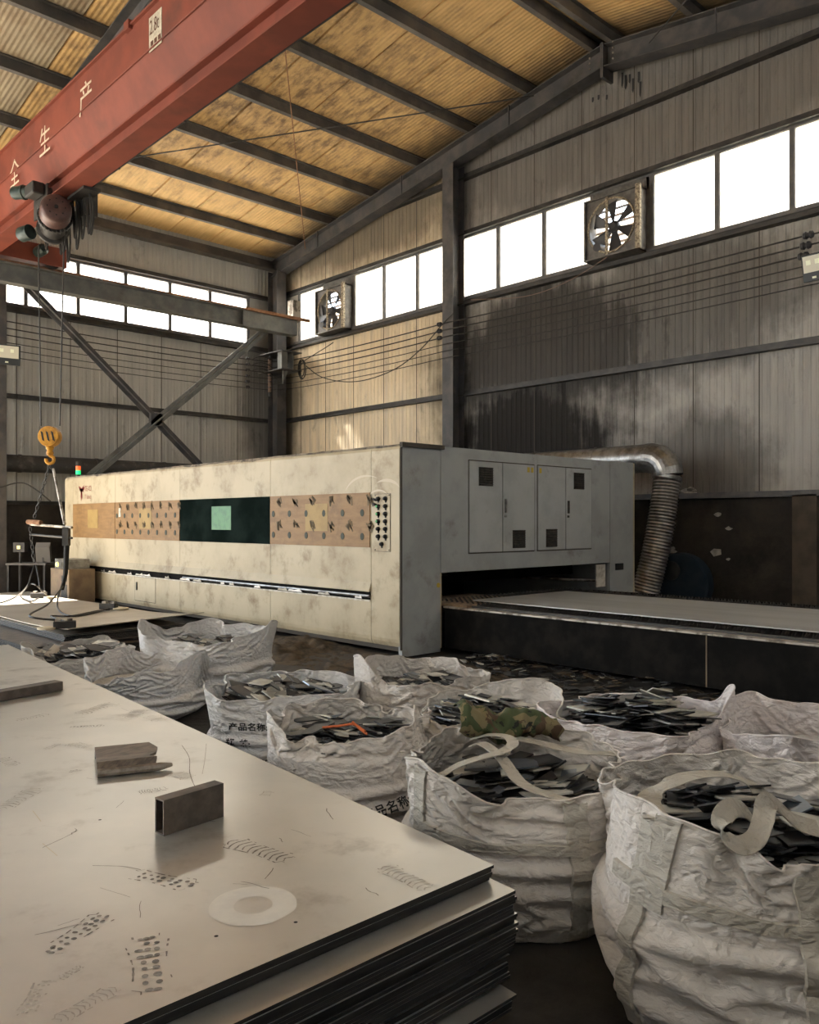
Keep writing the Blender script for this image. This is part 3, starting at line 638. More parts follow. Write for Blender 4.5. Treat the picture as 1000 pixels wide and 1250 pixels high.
XG, GB = 5.15, 6.83
crane = empty('overhead_crane', (XG, 9, GB), 'red box girder overhead crane spanning under the roof', 'crane')
Y0G, Y1G = -0.6, 17.85
m = MB(); m.prism([(-0.27, 0.78), (-0.27, 1.30), (0.27, 1.30), (0.27, 0.78), (0.06, 0.32), (-0.06, 0.32)], (XG, Y0G, GB), (XG, Y1G, GB), (1, 0, 0), (0, 0, 1)); m.build('box_girder', 'crane_red', crane)
m = MB(); m.box((XG - 0.31, Y0G, GB + 1.30), (XG + 0.31, Y1G, GB + 1.33)); m.build('top_flange', 'crane_red', crane)
m = MB(); m.prism([(-0.17, 0.0), (0.17, 0.0), (0.17, 0.02), (0.012, 0.035), (0.012, 0.33), (-0.012, 0.33), (-0.012, 0.035), (-0.17, 0.02)], (XG, Y0G, GB), (XG, Y1G, GB), (1, 0, 0), (0, 0, 1)); m.build('hoist_track', 'crane_red', crane)
m = MB(); m.prism([(-0.10, 0.30), (0.10, 0.30), (0.10, 0.325), (-0.10, 0.325)], (XG, Y0G, GB), (XG, Y1G, GB), (1, 0, 0), (0, 0, 1)); m.build('track_flange', 'crane_red', crane)
for y in (10.5, 6.3):
    m = MB(); m.box((XG - 0.33, y, GB + 1.26), (XG - 0.27, y + 0.14, GB + 1.38)); m.build('lug', 'crane_red', crane)
m = MB(); m.tube([(XG - 0.285, Y0G, GB + 0.775), (XG - 0.285, Y1G, GB + 0.775)], 0.010, 6); m.build('weld_bead', 'crane_red', crane)
ec = MB(); ec.box((3.6, YR - 0.16, ZT + 0.10), (6.7, YR + 0.16, ZT + 0.48)); m = ec.build('end_carriage', 'crane_red', crane)
for x in (3.85, 6.42):
    w_ = MB(); w_.lathe([(0.08, -0.09), (0.17, -0.09), (0.17, -0.06), (0.14, -0.05), (0.14, 0.05), (0.17, 0.06), (0.17, 0.09), (0.08, 0.09)], (x, YR, ZT + 0.20), (0, 1, 0), 20); w_.build('wheel', 'black_iron', m)
m2 = MB(); m2.lathe([(0.09, 0), (0.11, 0.03), (0.11, 0.3), (0.07, 0.36)], (6.1, YR - 0.2, ZT + 0.28), (0, -1, 0), 16); m2.build('drive_motor', 'hoist_green', m)
for ch, px, py in (('产', 105, 118), ('生', 55, 171), ('全', 18, 211)):
    c = at(px, py, x=XG - 0.27)
    lettering('lettering', ch, 0.50, (XG - 0.272, c.y + 0.25, c.z - 0.19), (0, -1, 0), (0, 0, 1), 'white_paint', crane)
c = at(190, 38, x=XG - 0.27); pl = MB(); pl.box((XG - 0.276, c.y - 0.17, c.z - 0.21), (XG - 0.27, c.y + 0.17, c.z + 0.23)); pl = pl.build('capacity_plate', 'plate_cream', crane)
lettering('plate_lettering', '2.8t', 0.21, (XG - 0.277, c.y + 0.15, c.z + 0.0), (0, -0.80, 0), (0, 0, 1.25), 'stencil_brown', pl)
for k in range(3):
    mm = MB(); mm.box((XG - 0.279, c.y + 0.12 - k * 0.1, c.z - 0.15), (XG - 0.276, c.y + 0.05 - k * 0.1, c.z - 0.09)); mm.build('plate_mark', 'stencil_brown', pl)
m = MB(); m.tube([(XG + 0.23, 2.0, GB + 0.05), (XG + 0.23, 13.2, GB + 0.05)], 0.014, 6); m.build('festoon_wire', 'black_iron', crane)
for y in (4, 6, 8, 10, 12): m = MB(); m.box((XG + 0.15, y, GB + 0.03), (XG + 0.24, y + 0.05, GB + 0.07)); m.build('wire_clamp', 'black_iron', crane)

# electric wire-rope hoist under the girder
YH = 13.75
h = empty('electric_hoist', (XG, YH, 6.3), 'dark electric wire rope hoist hanging under the red crane girder', 'hoist')
dz = 6.47
m = MB(); m.lathe([(0.05, -0.42), (0.16, -0.40), (0.21, -0.32), (0.21, -0.30), (0.25, -0.28), (0.25, -0.22), (0.20, -0.20), (0.20, 0.16), (0.26, 0.18), (0.26, 0.24), (0.2, 0.26)], (XG - 0.05, YH + 0.12, dz), (-0.28, -0.94, 0.1), 28)
m.build('rope_drum', 'black_iron', h, smooth=True)
ax = Vector((-0.28, -0.94, 0.1)).normalized(); c0 = Vector((XG - 0.05, YH + 0.12, dz)) + ax * 0.26
m = MB(); m.lathe([(0.20, 0.0), (0.235, 0.03), (0.235, 0.28), (0.225, 0.31), (0.19, 0.345), (0.10, 0.36), (0.05, 0.355)], c0, ax, 32); mo = m.build('motor_cover', 'hoist_motor', h, smooth=True)
m = MB()
for k in range(8):
    a = k * math.tau / 8; u = ax.cross(Vector((0, 0, 1))).normalized(); v = ax.cross(u)
    m.lathe([(0.014, 0), (0.014, 0.006)], c0 + ax * 0.35 + (u * math.cos(a) + v * math.sin(a)) * 0.13, ax, 8)
m.lathe([(0.03, 0), (0.03, 0.012)], c0 + ax * 0.356, ax, 12); m.build('cover_holes', 'black_rubber', mo)
m = MB()
for k in range(26):
    a = k * math.tau / 26; u = ax.cross(Vector((0, 0, 1))).normalized(); v = ax.cross(u); r_ = (u * math.cos(a) + v * math.sin(a))
    m.obox(c0 - ax * 0.04 + r_ * 0.245, ax * 0.06, ax.cross(r_) * 0.007, r_ * 0.02)
m.build('cooling_fins', 'black_iron', mo)
m = MB(); m.lathe([(0.08, 0), (0.12, 0.02), (0.12, 0.22), (0.09, 0.26)], (XG - 0.30, YH + 0.42, dz - 0.12), (-0.35, 0.9, -0.1), 20); m.build('gearbox', 'hoist_green', h, smooth=True)
for s in (-1, 1):
    m = MB(); m.box((XG + s * 0.19, YH - 0.05, dz + 0.1), (XG + s * 0.215, YH + 0.55, GB + 0.20)); tr = m.build('trolley_plate', 'black_iron', h)
    for yy in (YH + 0.08, YH + 0.42):
        w_ = MB(); w_.lathe([(0.03, -0.03), (0.085, -0.03), (0.075, 0.03), (0.03, 0.03)], (XG + s * 0.14, yy, GB + 0.10), (s, 0, 0), 16); w_.build('trolley_wheel', 'black_iron', tr)
m = MB(); m.lathe([(0.07, 0.0), (0.105, 0.02), (0.105, 0.16), (0.12, 0.17), (0.12, 0.2), (0.105, 0.21), (0.105, 0.36), (0.085, 0.39)], (XG - 0.26, YH + 0.42, GB + 0.18), (-0.55, 0.80, 0.02), 20); m.build('travel_motor', 'hoist_green', h, smooth=True)
m = MB(); m.box((XG - 0.42, YH + 0.02, GB + 0.02), (XG - 0.22, YH + 0.40, GB + 0.22)); bevel(m.build('travel_gearbox', 'black_iron', h), 0.03)
m = MB(); m.box((XG + 0.22, YH - 0.5, dz + 0.05), (XG + 0.42, YH - 0.1, dz + 0.42)); m.build('control_box', 'black_iron', h)
hr = random.Random(11)
for k in range(13):
    y = YH - 0.75 + k * 0.14; x = XG + 0.10 + hr.uniform(0, 0.2); dr = hr.uniform(0.35, 0.8)
    p0 = Vector((x, y, dz + 0.30)); m = MB()
    m.tube(smooth_path([p0, p0 + Vector((0.03, 0.03, -dr * 0.6)), p0 + Vector((0.02, 0.1, -dr)), p0 + Vector((0.03, 0.17, -dr * 0.55)), p0 + Vector((0.0, 0.2, 0))], 5), 0.017, 6)
    m.build('festoon_cable', 'rubber_cable', h, smooth=True)
m = MB(); m.box((XG + 0.05, YH - 0.85, dz + 0.32), (XG + 0.32, YH - 0.2, dz + 0.37)); m.build('cable_arm', 'black_iron', h)
for s in (-1, 1):
    m = MB()
    p = at(47 if s < 0 else 78, 300, x=XG - 0.02); q = at(50 if s < 0 else 73, 520, x=XG - 0.02)
    m.tube([p, q], 0.012, 6); m.build('hoist_rope', 'black_iron', h)
hk = at(61, 533, x=XG - 0.02)
k_ = empty('hook_block', hk, 'yellow crane hook block with dark sheave slots hanging on two ropes', 'hook')
m = MB(); m.lathe([(0.08, -0.09), (0.165, -0.085), (0.172, -0.06), (0.172, 0.06), (0.165, 0.085), (0.08, 0.09)], hk, Vector((-CA, -SA, 0)), 28); bl = m.build('sheave_cover', 'hook_yellow', k_, smooth=True)
n = Vector((-CA, -SA, 0)); rt = Vector((SA, -CA, 0))
for s in (-0.085, 0.0, 0.085):
    m = MB(); m.obox(hk + n * 0.088 + rt * s, rt * 0.018 + Vector((0, 0, -0.012)), Vector((0.0, 0, 0.075)) + rt * -0.015, n * 0.004); m.build('slot', 'black_rubber', bl)
m = MB(); m.lathe([(0.05, 0), (0.065, -0.04), (0.045, -0.08), (0.06, -0.12), (0.05, -0.16)], hk + Vector((0, 0, -0.15)), (0, 0, 1), 16); m.build('swivel', 'hook_yellow', k_, smooth=True)
pts = [hk + Vector((0, 0, -0.28))] + [hk + Vector((0, 0, -0.38)) + (rt * math.cos(a) + Vector((0, 0, 1)) * math.sin(a)) * 0.065 for a in [math.radians(t_) for t_ in (90, 40, -10, -60, -110, -160, -200)]]
m = MB(); m.tube(smooth_path(pts, 4), [0.028] * (4 * 7) + [0.012], 8); m.build('hook', 'hook_yellow', k_, smooth=True)

# spreader frame, slings and lifting clamps over the rear sheets
DH = (hk.x * CA + hk.y * SA)
sp = empty('lifting_spreader', at(60, 650, d=DH), 'rusty twin bar lifting spreader hanging from chain slings', 'lifting gear')
L0, L1 = at(37, 640, d=DH + 0.25), at(88, 644, d=DH - 0.25)
for dz_, r_ in ((0, 0.022), (-0.17, 0.018)):
    m = MB(); m.tube([L0 + Vector((0, 0, dz_)), L1 + Vector((0, 0, dz_))], r_, 8); m.build('spreader_bar', 'worn_edge' if dz_ == 0 else 'black_iron', sp)
m = MB(); m.tube([at(34, 637, d=DH + 0.3), at(50, 638, d=DH + 0.1)], 0.04, 8); m.build('wrapped_end', 'rust', sp)
m = MB(); m.obox(at(81, 655, d=DH - 0.2), rt * 0.05, n * 0.05, Vector((0, 0, 0.15))); m.build('clamp_block', 'black_iron', sp)
def chain(p, q, name, par, matn='black_iron', pitch=0.075):
    p, q = Vector(p), Vector(q); t = (q - p); L = t.length; t.normalize(); k = int(L / pitch); u = t.cross(rt).normalized() if abs(t.dot(rt)) < 0.9 else t.cross(n).normalized(); w = t.cross(u); m = MB()
    for i in range(k):
        c = p + t * (i + 0.5) * pitch; s = u if i % 2 else w
        ring = [c + t * math.cos(a) * pitch * 0.62 + s * math.sin(a) * 0.024 for a in [j * math.tau / 8 for j in range(9)]]
        m.tube(ring, 0.008, 4, caps=False)
    return m.build(name, matn, par)
top = hk + Vector((0, 0, -0.45))
chain(top, at(42, 632, d=DH + 0.2), 'sling_chain', sp); chain(top, at(66, 580, d=DH), 'sling_chain', sp)
m = MB(); m.tube([at(65, 572, d=DH), at(79, 640, d=DH - 0.2)], [0.02, 0.026], 8); m.build('sling_leg', 'worn_edge', sp)
chain(L0 + Vector((0, 0, -0.05)), at(42, 690, d=DH + 0.2), 'lower_chain', sp); m = MB(); m.tube([at(82, 655, d=DH - 0.2), at(80, 700, d=DH - 0.2), at(76, 720, d=DH - 0.2)], [0.05, 0.04, 0.03], 8); m.build('lower_sling', 'black_rubber', sp)

# ------------------------------------------------------------------ laser cutting machine
XM, YM0, YM1, ZM = 6.58, 7.13, 17.34, 2.50
mac = empty('laser_cutter', (9.0, 12.2, 0), 'long cream and grey enclosed sheet cutting machine with brown film covered windows', 'machine')
def front_profile():
    pr = [(0.70, 0.06), (0.16, 0.06)]
    for a in range(0, 91, 15): pr.append((0.16 - 0.16 * math.sin(math.radians(a)), 0.22 - 0.16 * math.cos(math.radians(a))))
    pr += [(0.0, ZM - 0.05), (0.015, ZM - 0.015), (0.05, ZM), (0.70, ZM)]
    return pr
FS = [7.15, 7.66, 9.82, 12.42, 14.87, 16.86, 17.20]
for a, b in zip(FS[:-1], FS[1:]):
    m = MB(); m.prism(front_profile(), (XM, a + 0.004, 0), (XM, b - 0.004, 0), (1, 0, 0), (0, 0, 1)); m.build('front_panel', 'machine_cream', mac)
m = MB(); pr = front_profile(); m.prism(pr, (XM, 17.2, 0), (XM, 17.27, 0), (1, 0, 0), (0, 0, 1)); m.prism([(a + 0.03, max(0.08, z - 0.04)) for a, z in pr], (XM, 17.27, 0), (XM, 17.33, 0), (1, 0, 0), (0, 0, 1)); m.build('end_cap', 'machine_cream', mac)
m = MB(); m.box((XM + 0.03, YM0 + 0.03, 0.08), (XM + 0.66, 17.2, ZM - 0.01)); m.build('front_core', 'seam_dark', mac)
# top ledge with grime
nzv = []; m = MB(); N = 60
for i in range(N + 1):
    y = 7.14 + (17.2 - 7.14) * i / N
    for k, (x, z) in enumerate(((XM + 0.005, ZM - 0.012), (XM + 0.02, ZM + 0.012), (XM + 0.16, ZM + 0.016), (XM + 0.6, ZM + 0.008))):
        nzv.append((x - (0.012 * noise.noise((y * 3, 1, k)) if k < 2 else 0), y, z + 0.012 * noise.noise((y * 4, k, 3)) - (0.05 * max(0, noise.noise((y * 1.3, 7, 1))) if k == 0 else 0)))
m.add(nzv, [(i * 4 + k, i * 4 + k + 1, i * 4 + k + 5, i * 4 + k + 4) for i in range(N) for k in range(3)]); m.build('top_dust', 'machine_top_dust', mac, smooth=True)
m = MB(); m.box((XM + 0.0, 7.1, ZM - 0.02), (XM + 0.7, 7.15, ZM + 0.03)); m.build('top_flashing', 'seam_dark', mac)
# window band panels
ZW0, ZW1 = 1.29, 1.955
wins = [(7.675, 9.81, 'film_brown', True, 'film_yellow'), (9.83, 12.41, 'window_dark', False, 'window_green'), (12.43, 14.86, 'film_brown', True, 'film_yellow'), (14.88, 16.84, 'film_brown', False, 'film_yellow')]
mr = random.Random(21)
for a, b, mt, printed, inner in wins:
    m = MB(); m.box((XM - 0.010, a, ZW0), (XM, b, ZW1)); wo = m.build('viewing_window', mt, mac)
    c = (a + b) / 2; hw = 0.28 if mt == 'window_dark' else 0.24
    m = MB(); m.box((XM - 0.013, c - hw, ZW0 + 0.19), (XM - 0.010, c + hw, ZW1 - 0.12)); m.build('viewing_pane', inner, wo)
    if printed:
        m = MB(); m2 = MB()
        cols = 6 if b < 10 else 8
        for i in range(cols):
            y = a + 0.12 + (b - a - 0.22) * i / (cols - 1)
            for z in (ZW0 + 0.13, ZW0 + 0.42):
                yy = y + 0.02; ring = [(0.035 * math.cos(t), 0.045 * math.sin(t)) for t in [j * math.tau / 10 for j in range(10)]]
                m.prism(ring, (XM - 0.0105, yy, z), (XM - 0.0145, yy, z), (0, 1, 0), (0, 0, 1))
            for z in (ZW0 + 0.26, ZW0 + 0.58):
                yy = y - 0.12
                for k in range(9):
                    p = Vector((XM - 0.012, yy + mr.uniform(-0.05, 0.05), z + mr.uniform(-0.04, 0.04))); an = mr.uniform(0.6, 1.6); l = mr.uniform(0.02, 0.055)
                    m2.obox(p, Vector((0, math.cos(an), math.sin(an))) * l, Vector((0, -math.sin(an), math.cos(an))) * 0.010, Vector((0.0015, 0, 0)))
        tag(m.build('film_marks', 'film_print', wo), kind='stuff'); tag(m2.build('film_sketches', 'film_print_faint', wo), kind='stuff')
m = MB(); m.box((XM - 0.015, 14.62, ZW0 + 0.40), (XM - 0.010, 14.70, ZW0 + 0.56)); m.build('paper_tag', 'tape_white', mac)
# recessed guide groove with ragged tape
m = MB(); m.box((XM - 0.006, 7.67, 0.655), (XM + 0.01, 16.62, 0.77)); gr = m.build('guide_groove', 'machine_black', mac)
m = MB(); m.prism([(0, 0), (-0.035, -0.015), (-0.035, 0.0), (0, 0.10)], (XM, 7.66, 0.77), (XM, 16.7, 0.77), (1, 0, 0), (0, 0, 1)); m.build('groove_lip', 'machine_cream', gr)
m = MB(); m.tube([(XM - 0.012, 7.67, 0.70), (XM - 0.012, 12.3, 0.70)], 0.020, 8); m.build('guide_rail', 'galvanised', gr)
for k in range(16):
    y = 7.9 + k * 0.53 + mr.uniform(-0.2, 0.2); l = mr.uniform(0.10, 0.35); m = MB()
    m.prism([(0, 0), (l, 0.004), (l * 0.9, 0.03), (l * 0.45, 0.022), (l * 0.2, 0.045)], (XM - 0.034, y, 0.665), (XM - 0.037, y, 0.665), (0, 1, 0), (0, 0, 1)); m.build('torn_tape', 'tape_white' if k % 2 else 'galvanised', gr)
m = MB(); m.box((XM - 0.008, 7.67, 0.635), (XM, 16.6, 0.655)); m.build('groove_edge', 'tape_white', gr)
# low access hatch
for z0, z1, y0, y1 in ((0.19, 0.69, 13.28, 14.06),):
    m = MB(); m.box((XM - 0.004, y0, z0 + 0.03), (XM, y1, z1 - 0.06)); hd = m.build('access_hatch', 'machine_cream', mac)
    m = MB()
    for a in ((y0 - 0.008, z0 + 0.03, y0, z1 - 0.06), (y1, z0 + 0.03, y1 + 0.008, z1 - 0.06), (y0, z0 + 0.022, y1, z0 + 0.03), (y0, z1 - 0.06, y1, z1 - 0.052)):
        m.box((XM - 0.003, a[0], a[1]), (XM, a[2], a[3]))
    m.build('hatch_gap', 'seam_dark', hd)
    m = MB(); m.box((XM - 0.02, y1 - 0.10, 0.40), (XM - 0.004, y1 - 0.07, 0.54)); m.build('hatch_handle', 'vent_dark', hd)
# push-button panel
m = MB(); m.box((XM - 0.008, 7.31, 1.25), (XM, 7.59, 1.93)); pn = m.build('button_panel', 'machine_cream', mac)
m = MB()
for y, z in ((7.325, 1.265), (7.575, 1.265), (7.325, 1.915), (7.575, 1.915)): m.lathe([(0.008, 0), (0.006, 0.006)], (XM - 0.008, y, z), (-1, 0, 0), 8)
tag(m.build('panel_screws', 'black_iron', pn), kind='stuff')
m = MB()
for a in ((7.305, 1.245, 7.31, 1.935), (7.59, 1.245, 7.595, 1.935), (7.31, 1.245, 7.59, 1.25), (7.31, 1.93, 7.59, 1.935)): m.box((XM - 0.003, a[0], a[1]), (XM, a[2], a[3]))
m.build('panel_gap', 'seam_dark', pn)
for i in range(13):
    col, row = (i % 2, i // 2) if i < 12 else (0.5, 6)
    y = 7.515 - col * 0.13; z = 1.875 - row * 0.09
    m = MB(); m.lathe([(0.028, 0), (0.028, 0.012), (0.022, 0.016), (0.020, 0.032), (0.014, 0.036)], (XM - 0.008, y, z), (-1, 0, 0), 14); bo = m.build('push_button', 'black_rubber', pn, smooth=True)
    if i in (2, 4, 6): m = MB(); m.lathe([(0.017, 0), (0.012, 0.008)], (XM - 0.042, y, z), (-1, 0, 0), 12); m.build('button_cap', 'button_green', bo)
    m = MB(); m.lathe([(0.014, 0), (0.013, 0.006)], (XM - 0.009, y + 0.0, z - 0.036), (-1, 0, 0), 10); m.build('button_tag', 'black_rubber', bo)
for i, (y, z) in enumerate(((7.56, 1.865), (7.565, 1.81))): m = MB(); m.obox((XM - 0.03, y, z), (0.02, 0, 0), (0, 0.022, 0.006), (0, 0.003, 0.012)); m.build('key', 'black_rubber', pn)
# logo
lg = at(99.5, 600, x=XM - 0.004)
m = MB()
for k, (a0, l, w_) in enumerate(((20, 0.19, 0.028), (38, 0.17, 0.024), (8, 0.15, 0.02), (-12, 0.12, 0.02), (150, 0.17, 0.04), (165, 0.12, 0.03), (-95, 0.22, 0.035), (-78, 0.19, 0.022))):
    t = Vector((0, -math.cos(math.radians(a0)), math.sin(math.radians(a0)))); s = Vector((0, t.z, -t.y)); p = lg + Vector((0, 0, 0.02))
    m.add([p + s * w_, p - s * w_, p + t * l * 0.7 - s * w_ * 0.7, p + t * l, p + t * l * 0.5 + s * w_ * 0.9], [(0, 1, 2, 3, 4)])
m.build('emblem', 'logo_red', mac)
lettering('brand_lettering', 'TE-ICI', 0.15, (XM - 0.001, lg.y - 0.16, lg.z + 0.0), (0, -0.8, 0), (0, 0, 1), 'logo_red', mac)
lettering('brand_small_lettering', 'Tianci', 0.125, (XM - 0.001, lg.y - 0.17, lg.z - 0.15), (0, -1.0, 0), (0, 0, 1), 'logo_red_faint', mac)
# wiped arcs on the upper cover
for k, (px0, py0, r, a0, a1, w_) in enumerate(((447, 592, 0.42, 20, 120, 0.022), (470, 590, 0.30, 60, 150, 0.03), (462, 596, 0.20, 30, 140, 0.02))):
    c = at(px0, py0, x=XM - 0.001); vs = []; n_ = 16
    for i in range(n_ + 1):
        a = math.radians(a0 + (a1 - a0) * i / n_); wv = w_ * math.sin(math.pi * (i + 0.3) / (n_ + 0.6))
        for rr in (r - wv, r + wv): vs.append((XM - 0.0015, min(c.y + rr * math.cos(a), 9.7), min(c.z - 0.15 + rr * 0.62 * math.sin(a), ZM - 0.06)))
    m = MB(); m.add(vs, [(2 * i, 2 * i + 1, 2 * i + 3, 2 * i + 2) for i in range(n_)]); m.build('wiped_smear', 'smear_light', mac)
# grey side facing the shuttle table
m = MB(); m.box((XM + 0.02, YM0, 0.02), (7.235, YM0 + 0.06, ZM - 0.005)); m.build('side_panel', 'machine_grey', mac)
m = MB(); m.box((7.245, YM0, 0.98), (10.90, YM0 + 0.06, ZM + 0.02)); m.build('side_panel', 'machine_grey', mac)
m = MB(); m.box((10.91, YM0, 0.02), (11.55, YM0 + 0.06, ZM + 0.03)); m.build('side_panel', 'machine_grey', mac)
m = MB(); m.tube([(11.57, YM0 + 0.03, 0.0), (11.57, YM0 + 0.03, ZM + 0.02)], 0.035, 10); m.build('corner_post', 'machine_cream', mac)
m = MB(); m.tube([(XM + 0.015, YM0 + 0.01, 0.1), (XM + 0.015, YM0 + 0.01, ZM - 0.03)], 0.014, 8); m.build('corner_trim', 'seam_dark', mac)
m = MB(); m.box((7.24, YM0 + 0.06, 0.98), (11.55, 17.3, ZM + 0.0)); m.build('roof_body', 'machine_grey', mac)
m = MB(); m.box((10.95, YM0 + 0.06, 0.02), (11.55, 17.3, 0.98)); m.build('rear_body', 'machine_grey', mac)
m = MB(); m.box((7.3, 10.2, 0.02), (10.95, 17.3, 0.98)); m.build('inner_bed', 'machine_black', mac)
m = MB(); m.tube([(8.0, 9.6, 0.86), (10.85, 7.35, 0.70)], 0.018, 8); m.build('inner_rail', 'worn_edge', mac)
m = MB(); m.box((8.0, 7.6, 0.80), (10.6, 7.75, 0.95)); m.build('inner_beam', 'machine_black', mac)
m = MB(); m.box((10.62, 7.18, 0.62), (10.86, 7.2, 0.96)); m.build('opening_flap', 'tape_white', mac)
m = MB(); m.box((11.05, YM0 - 0.004, 0.86), (11.27, YM0, 0.96)); m.build('socket_plate', 'black_rubber', mac)
def vent(x0, x1, z0, z1, par):
    m = MB(); m.box((x0, YM0 - 0.018, z0), (x1, YM0 - 0.012, z1)); v = m.build('vent', 'vent_dark', par)
    k = 8
    for i in range(k):
        z = z0 + (z1 - z0) * (i + 0.5) / k; s = MB(); s.obox(((x0 + x1) / 2, YM0 - 0.022, z), ((x1 - x0) / 2 - 0.01, 0, 0), (0, 0.010, -0.008), (0, 0.0015, 0.002)); s.build('vent_slat', 'vent_dark', v)
doors = [(7.74, 8.39, (7.92, 8.19, 2.06, 2.30), None), (8.39, 9.06, (8.59, 8.85, 1.25, 1.49), 8.43), (9.13, 9.77, (9.31, 9.56, 1.25, 1.50), None), (9.77, 10.41, (9.96, 10.21, 2.07, 2.31), 9.81)]
for x0, x1, vt, hx in doors:
    m = MB(); m.box((x0 + 0.006, YM0 - 0.012, 1.21), (x1 - 0.006, YM0, 2.37)); d_ = m.build('cabinet_door', 'machine_door', mac); bevel(d_, 0.004, 1)
    m = MB()
    for a in ((x0 - 0.006, 1.20, x0 + 0.006, 2.38), (x1 - 0.006, 1.20, x1 + 0.006, 2.38), (x0, 1.195, x1, 1.21), (x0, 2.37, x1, 2.385)): m.box((a[0], YM0 - 0.003, a[1]), (a[2], YM0, a[3]))
    m.build('door_gap', 'seam_dark', d_)
    vent(*vt, d_)
    if hx: m = MB(); m.box((hx, YM0 - 0.03, 1.72), (hx + 0.03, YM0 - 0.012, 1.90)); m.box((hx - 0.005, YM0 - 0.02, 1.66), (hx + 0.035, YM0 - 0.012, 1.69)); m.build('door_handle', 'galvanised' if hx < 9 else 'vent_dark', d_)
for x in (8.90, 8.98, 9.16):
    m = MB(); m.box((x, YM0 - 0.014, 2.27), (x + 0.05, YM0 - 0.012, 2.34)); m.build('warning_sticker', 'sticker_yellow', mac)
m = MB(); m.lathe([(0.03, 0), (0.03, 0.004)], (7.20, YM0, 0.83), (0, -1, 0), 12); m.build('round_sticker', 'sticker_yellow', mac)
# signal tower
sg = at(95.5, 575, x=XM + 0.4, )
for k, (mt, z) in enumerate((('black_iron', 0), ('signal_green', 0.10), ('signal_red', 0.19), ('vent_dark', 0.28))):
    m = MB(); m.lathe([(0.035 if k == 0 else 0.05, 0), (0.035 if k == 0 else 0.05, 0.085 if k else 0.10)], (sg.x, sg.y, ZM + z), (0, 0, 1), 14); m.build(('signal_post', 'signal_lamp', 'signal_lamp', 'signal_cap')[k], mt, mac)

# ------------------------------------------------------------------ shuttle table beside the machine
tb = empty('shuttle_table', (8.8, 4.6, 0), 'long black shuttle table with serrated slats sliding out of the machine', 'table')
TX0, TX1, TY0, TY1, TZ = 7.28, 10.35, 0.9, 7.75, 0.585
for a, b in ((TY0, 3.72), (3.725, 7.10)):
    m = MB(); m.box((TX0, a, 0.07), (TX0 + 0.05, b, TZ - 0.03)); m.build('side_panel', 'machine_black', tb)
m = MB(); m.box((TX0 - 0.004, 3.719, 0.07), (TX0, 3.730, TZ - 0.03)); m.build('panel_joint', 'cabinet_tan', tb)
m = MB(); m.box((TX0 - 0.025, TY0, TZ - 0.03), (TX0 + 0.10, 7.10, TZ - 0.012)); m.build('edge_angle', 'worn_edge', tb)
m = MB(); m.box((TX0 + 0.10, TY0, TZ - 0.03), (TX0 + 0.16, 7.4, TZ + 0.01)); m.build('rail', 'black_iron', tb)
m = MB(); m.box((TX0 + 0.06, TY0 + 0.02, 0.10), (TX1 - 0.06, 7.09, 0.42)); m.build('base_box', 'machine_black', tb)
m = MB(); m.box((TX1 - 0.06, TY0, 0.07), (TX1, 7.10, TZ + 0.02)); m.build('side_panel', 'machine_black', tb)
m = MB(); m.box((TX0, TY0 - 0.04, 0.07), (TX1, TY0, TZ)); m.build('end_panel', 'machine_black', tb)
for x, y in ((7.5, 6.3), (7.5, 3.2), (7.5, 1.3), (10.1, 6.3), (10.1, 1.3)):
    m = MB(); m.box((x - 0.08, y - 0.08, 0), (x + 0.08, y + 0.08, 0.10)); m.build('leg', 'black_iron', tb)
sm = MB(); kx = 34; x0, x1 = TX0 + 0.18, TX1 - 0.10; vs = []
prof = [(0, -0.14)]
for i in range(kx): prof += [((x1 - x0) * i / kx, 0.0), ((x1 - x0) * (i + 0.5) / kx, 0.03)]
prof += [(x1 - x0, 0.0), (x1 - x0, -0.14)]
sm.prism(prof, (0, -0.003, 0), (0, 0.003, 0), (1, 0, 0), (0, 0, 1)); smesh = sm.mesh('slat', 'black_iron')
tbase = parent_base(tb); ny = 74
for i in range(ny):
    link('slat', smesh, tb, Vector((x0, TY0 + 0.1 + (7.55 - TY0 - 0.2) * i / (ny - 1), TZ + 0.01)) - tbase)
m = MB(); m.box((TX0 + 0.02, 6.75, TZ - 0.01), (TX0 + 1.3, 7.9, TZ + 0.02)); m.build('dusty_cover', 'dust_brown', tb)
m = MB(); m.box((7.62, 1.2, TZ + 0.042), (9.55, 6.95, TZ + 0.054)); tag(m.build('steel_sheet', 'sheet_table'), 'smooth grey steel sheet lying on the slats of the black shuttle table', 'sheet')

# ------------------------------------------------------------------ ducts
dx_ = 12.35
el = at(815, 558, x=dx_); dc = empty('exhaust_duct', (dx_, el.y, 0), 'silvery exhaust duct bending from the machine top down into a ribbed hose', 'duct')
zc = el.z
m = MB(); m.tube([(dx_, 12.0, zc + 0.0), (dx_, el.y + 0.32, zc)], 0.235, 28); m.build('straight_duct', 'galvanised', dc, smooth=True)
for y in (8.3, 9.6, 10.9):
    m = MB(); m.tube([(dx_, y, zc), (dx_, y + 0.05, zc)], 0.246, 28); m.build('duct_collar', 'galvanised', dc, smooth=True)
pts = [(dx_, el.y + 0.34, zc)] + [(dx_, el.y + 0.30 - 0.30 * math.sin(a), zc - 0.30 + 0.30 * math.cos(a)) for a in [math.radians(t) for t in (0, 25, 50, 75, 90)]]
m = MB(); m.tube(pts, 0.25, 28); m.build('elbow', 'galvanised', dc)
p0 = Vector((dx_, el.y, zc - 0.30)); p1 = at(787, 728, x=12.05); k = 76; pts = []; rs = []
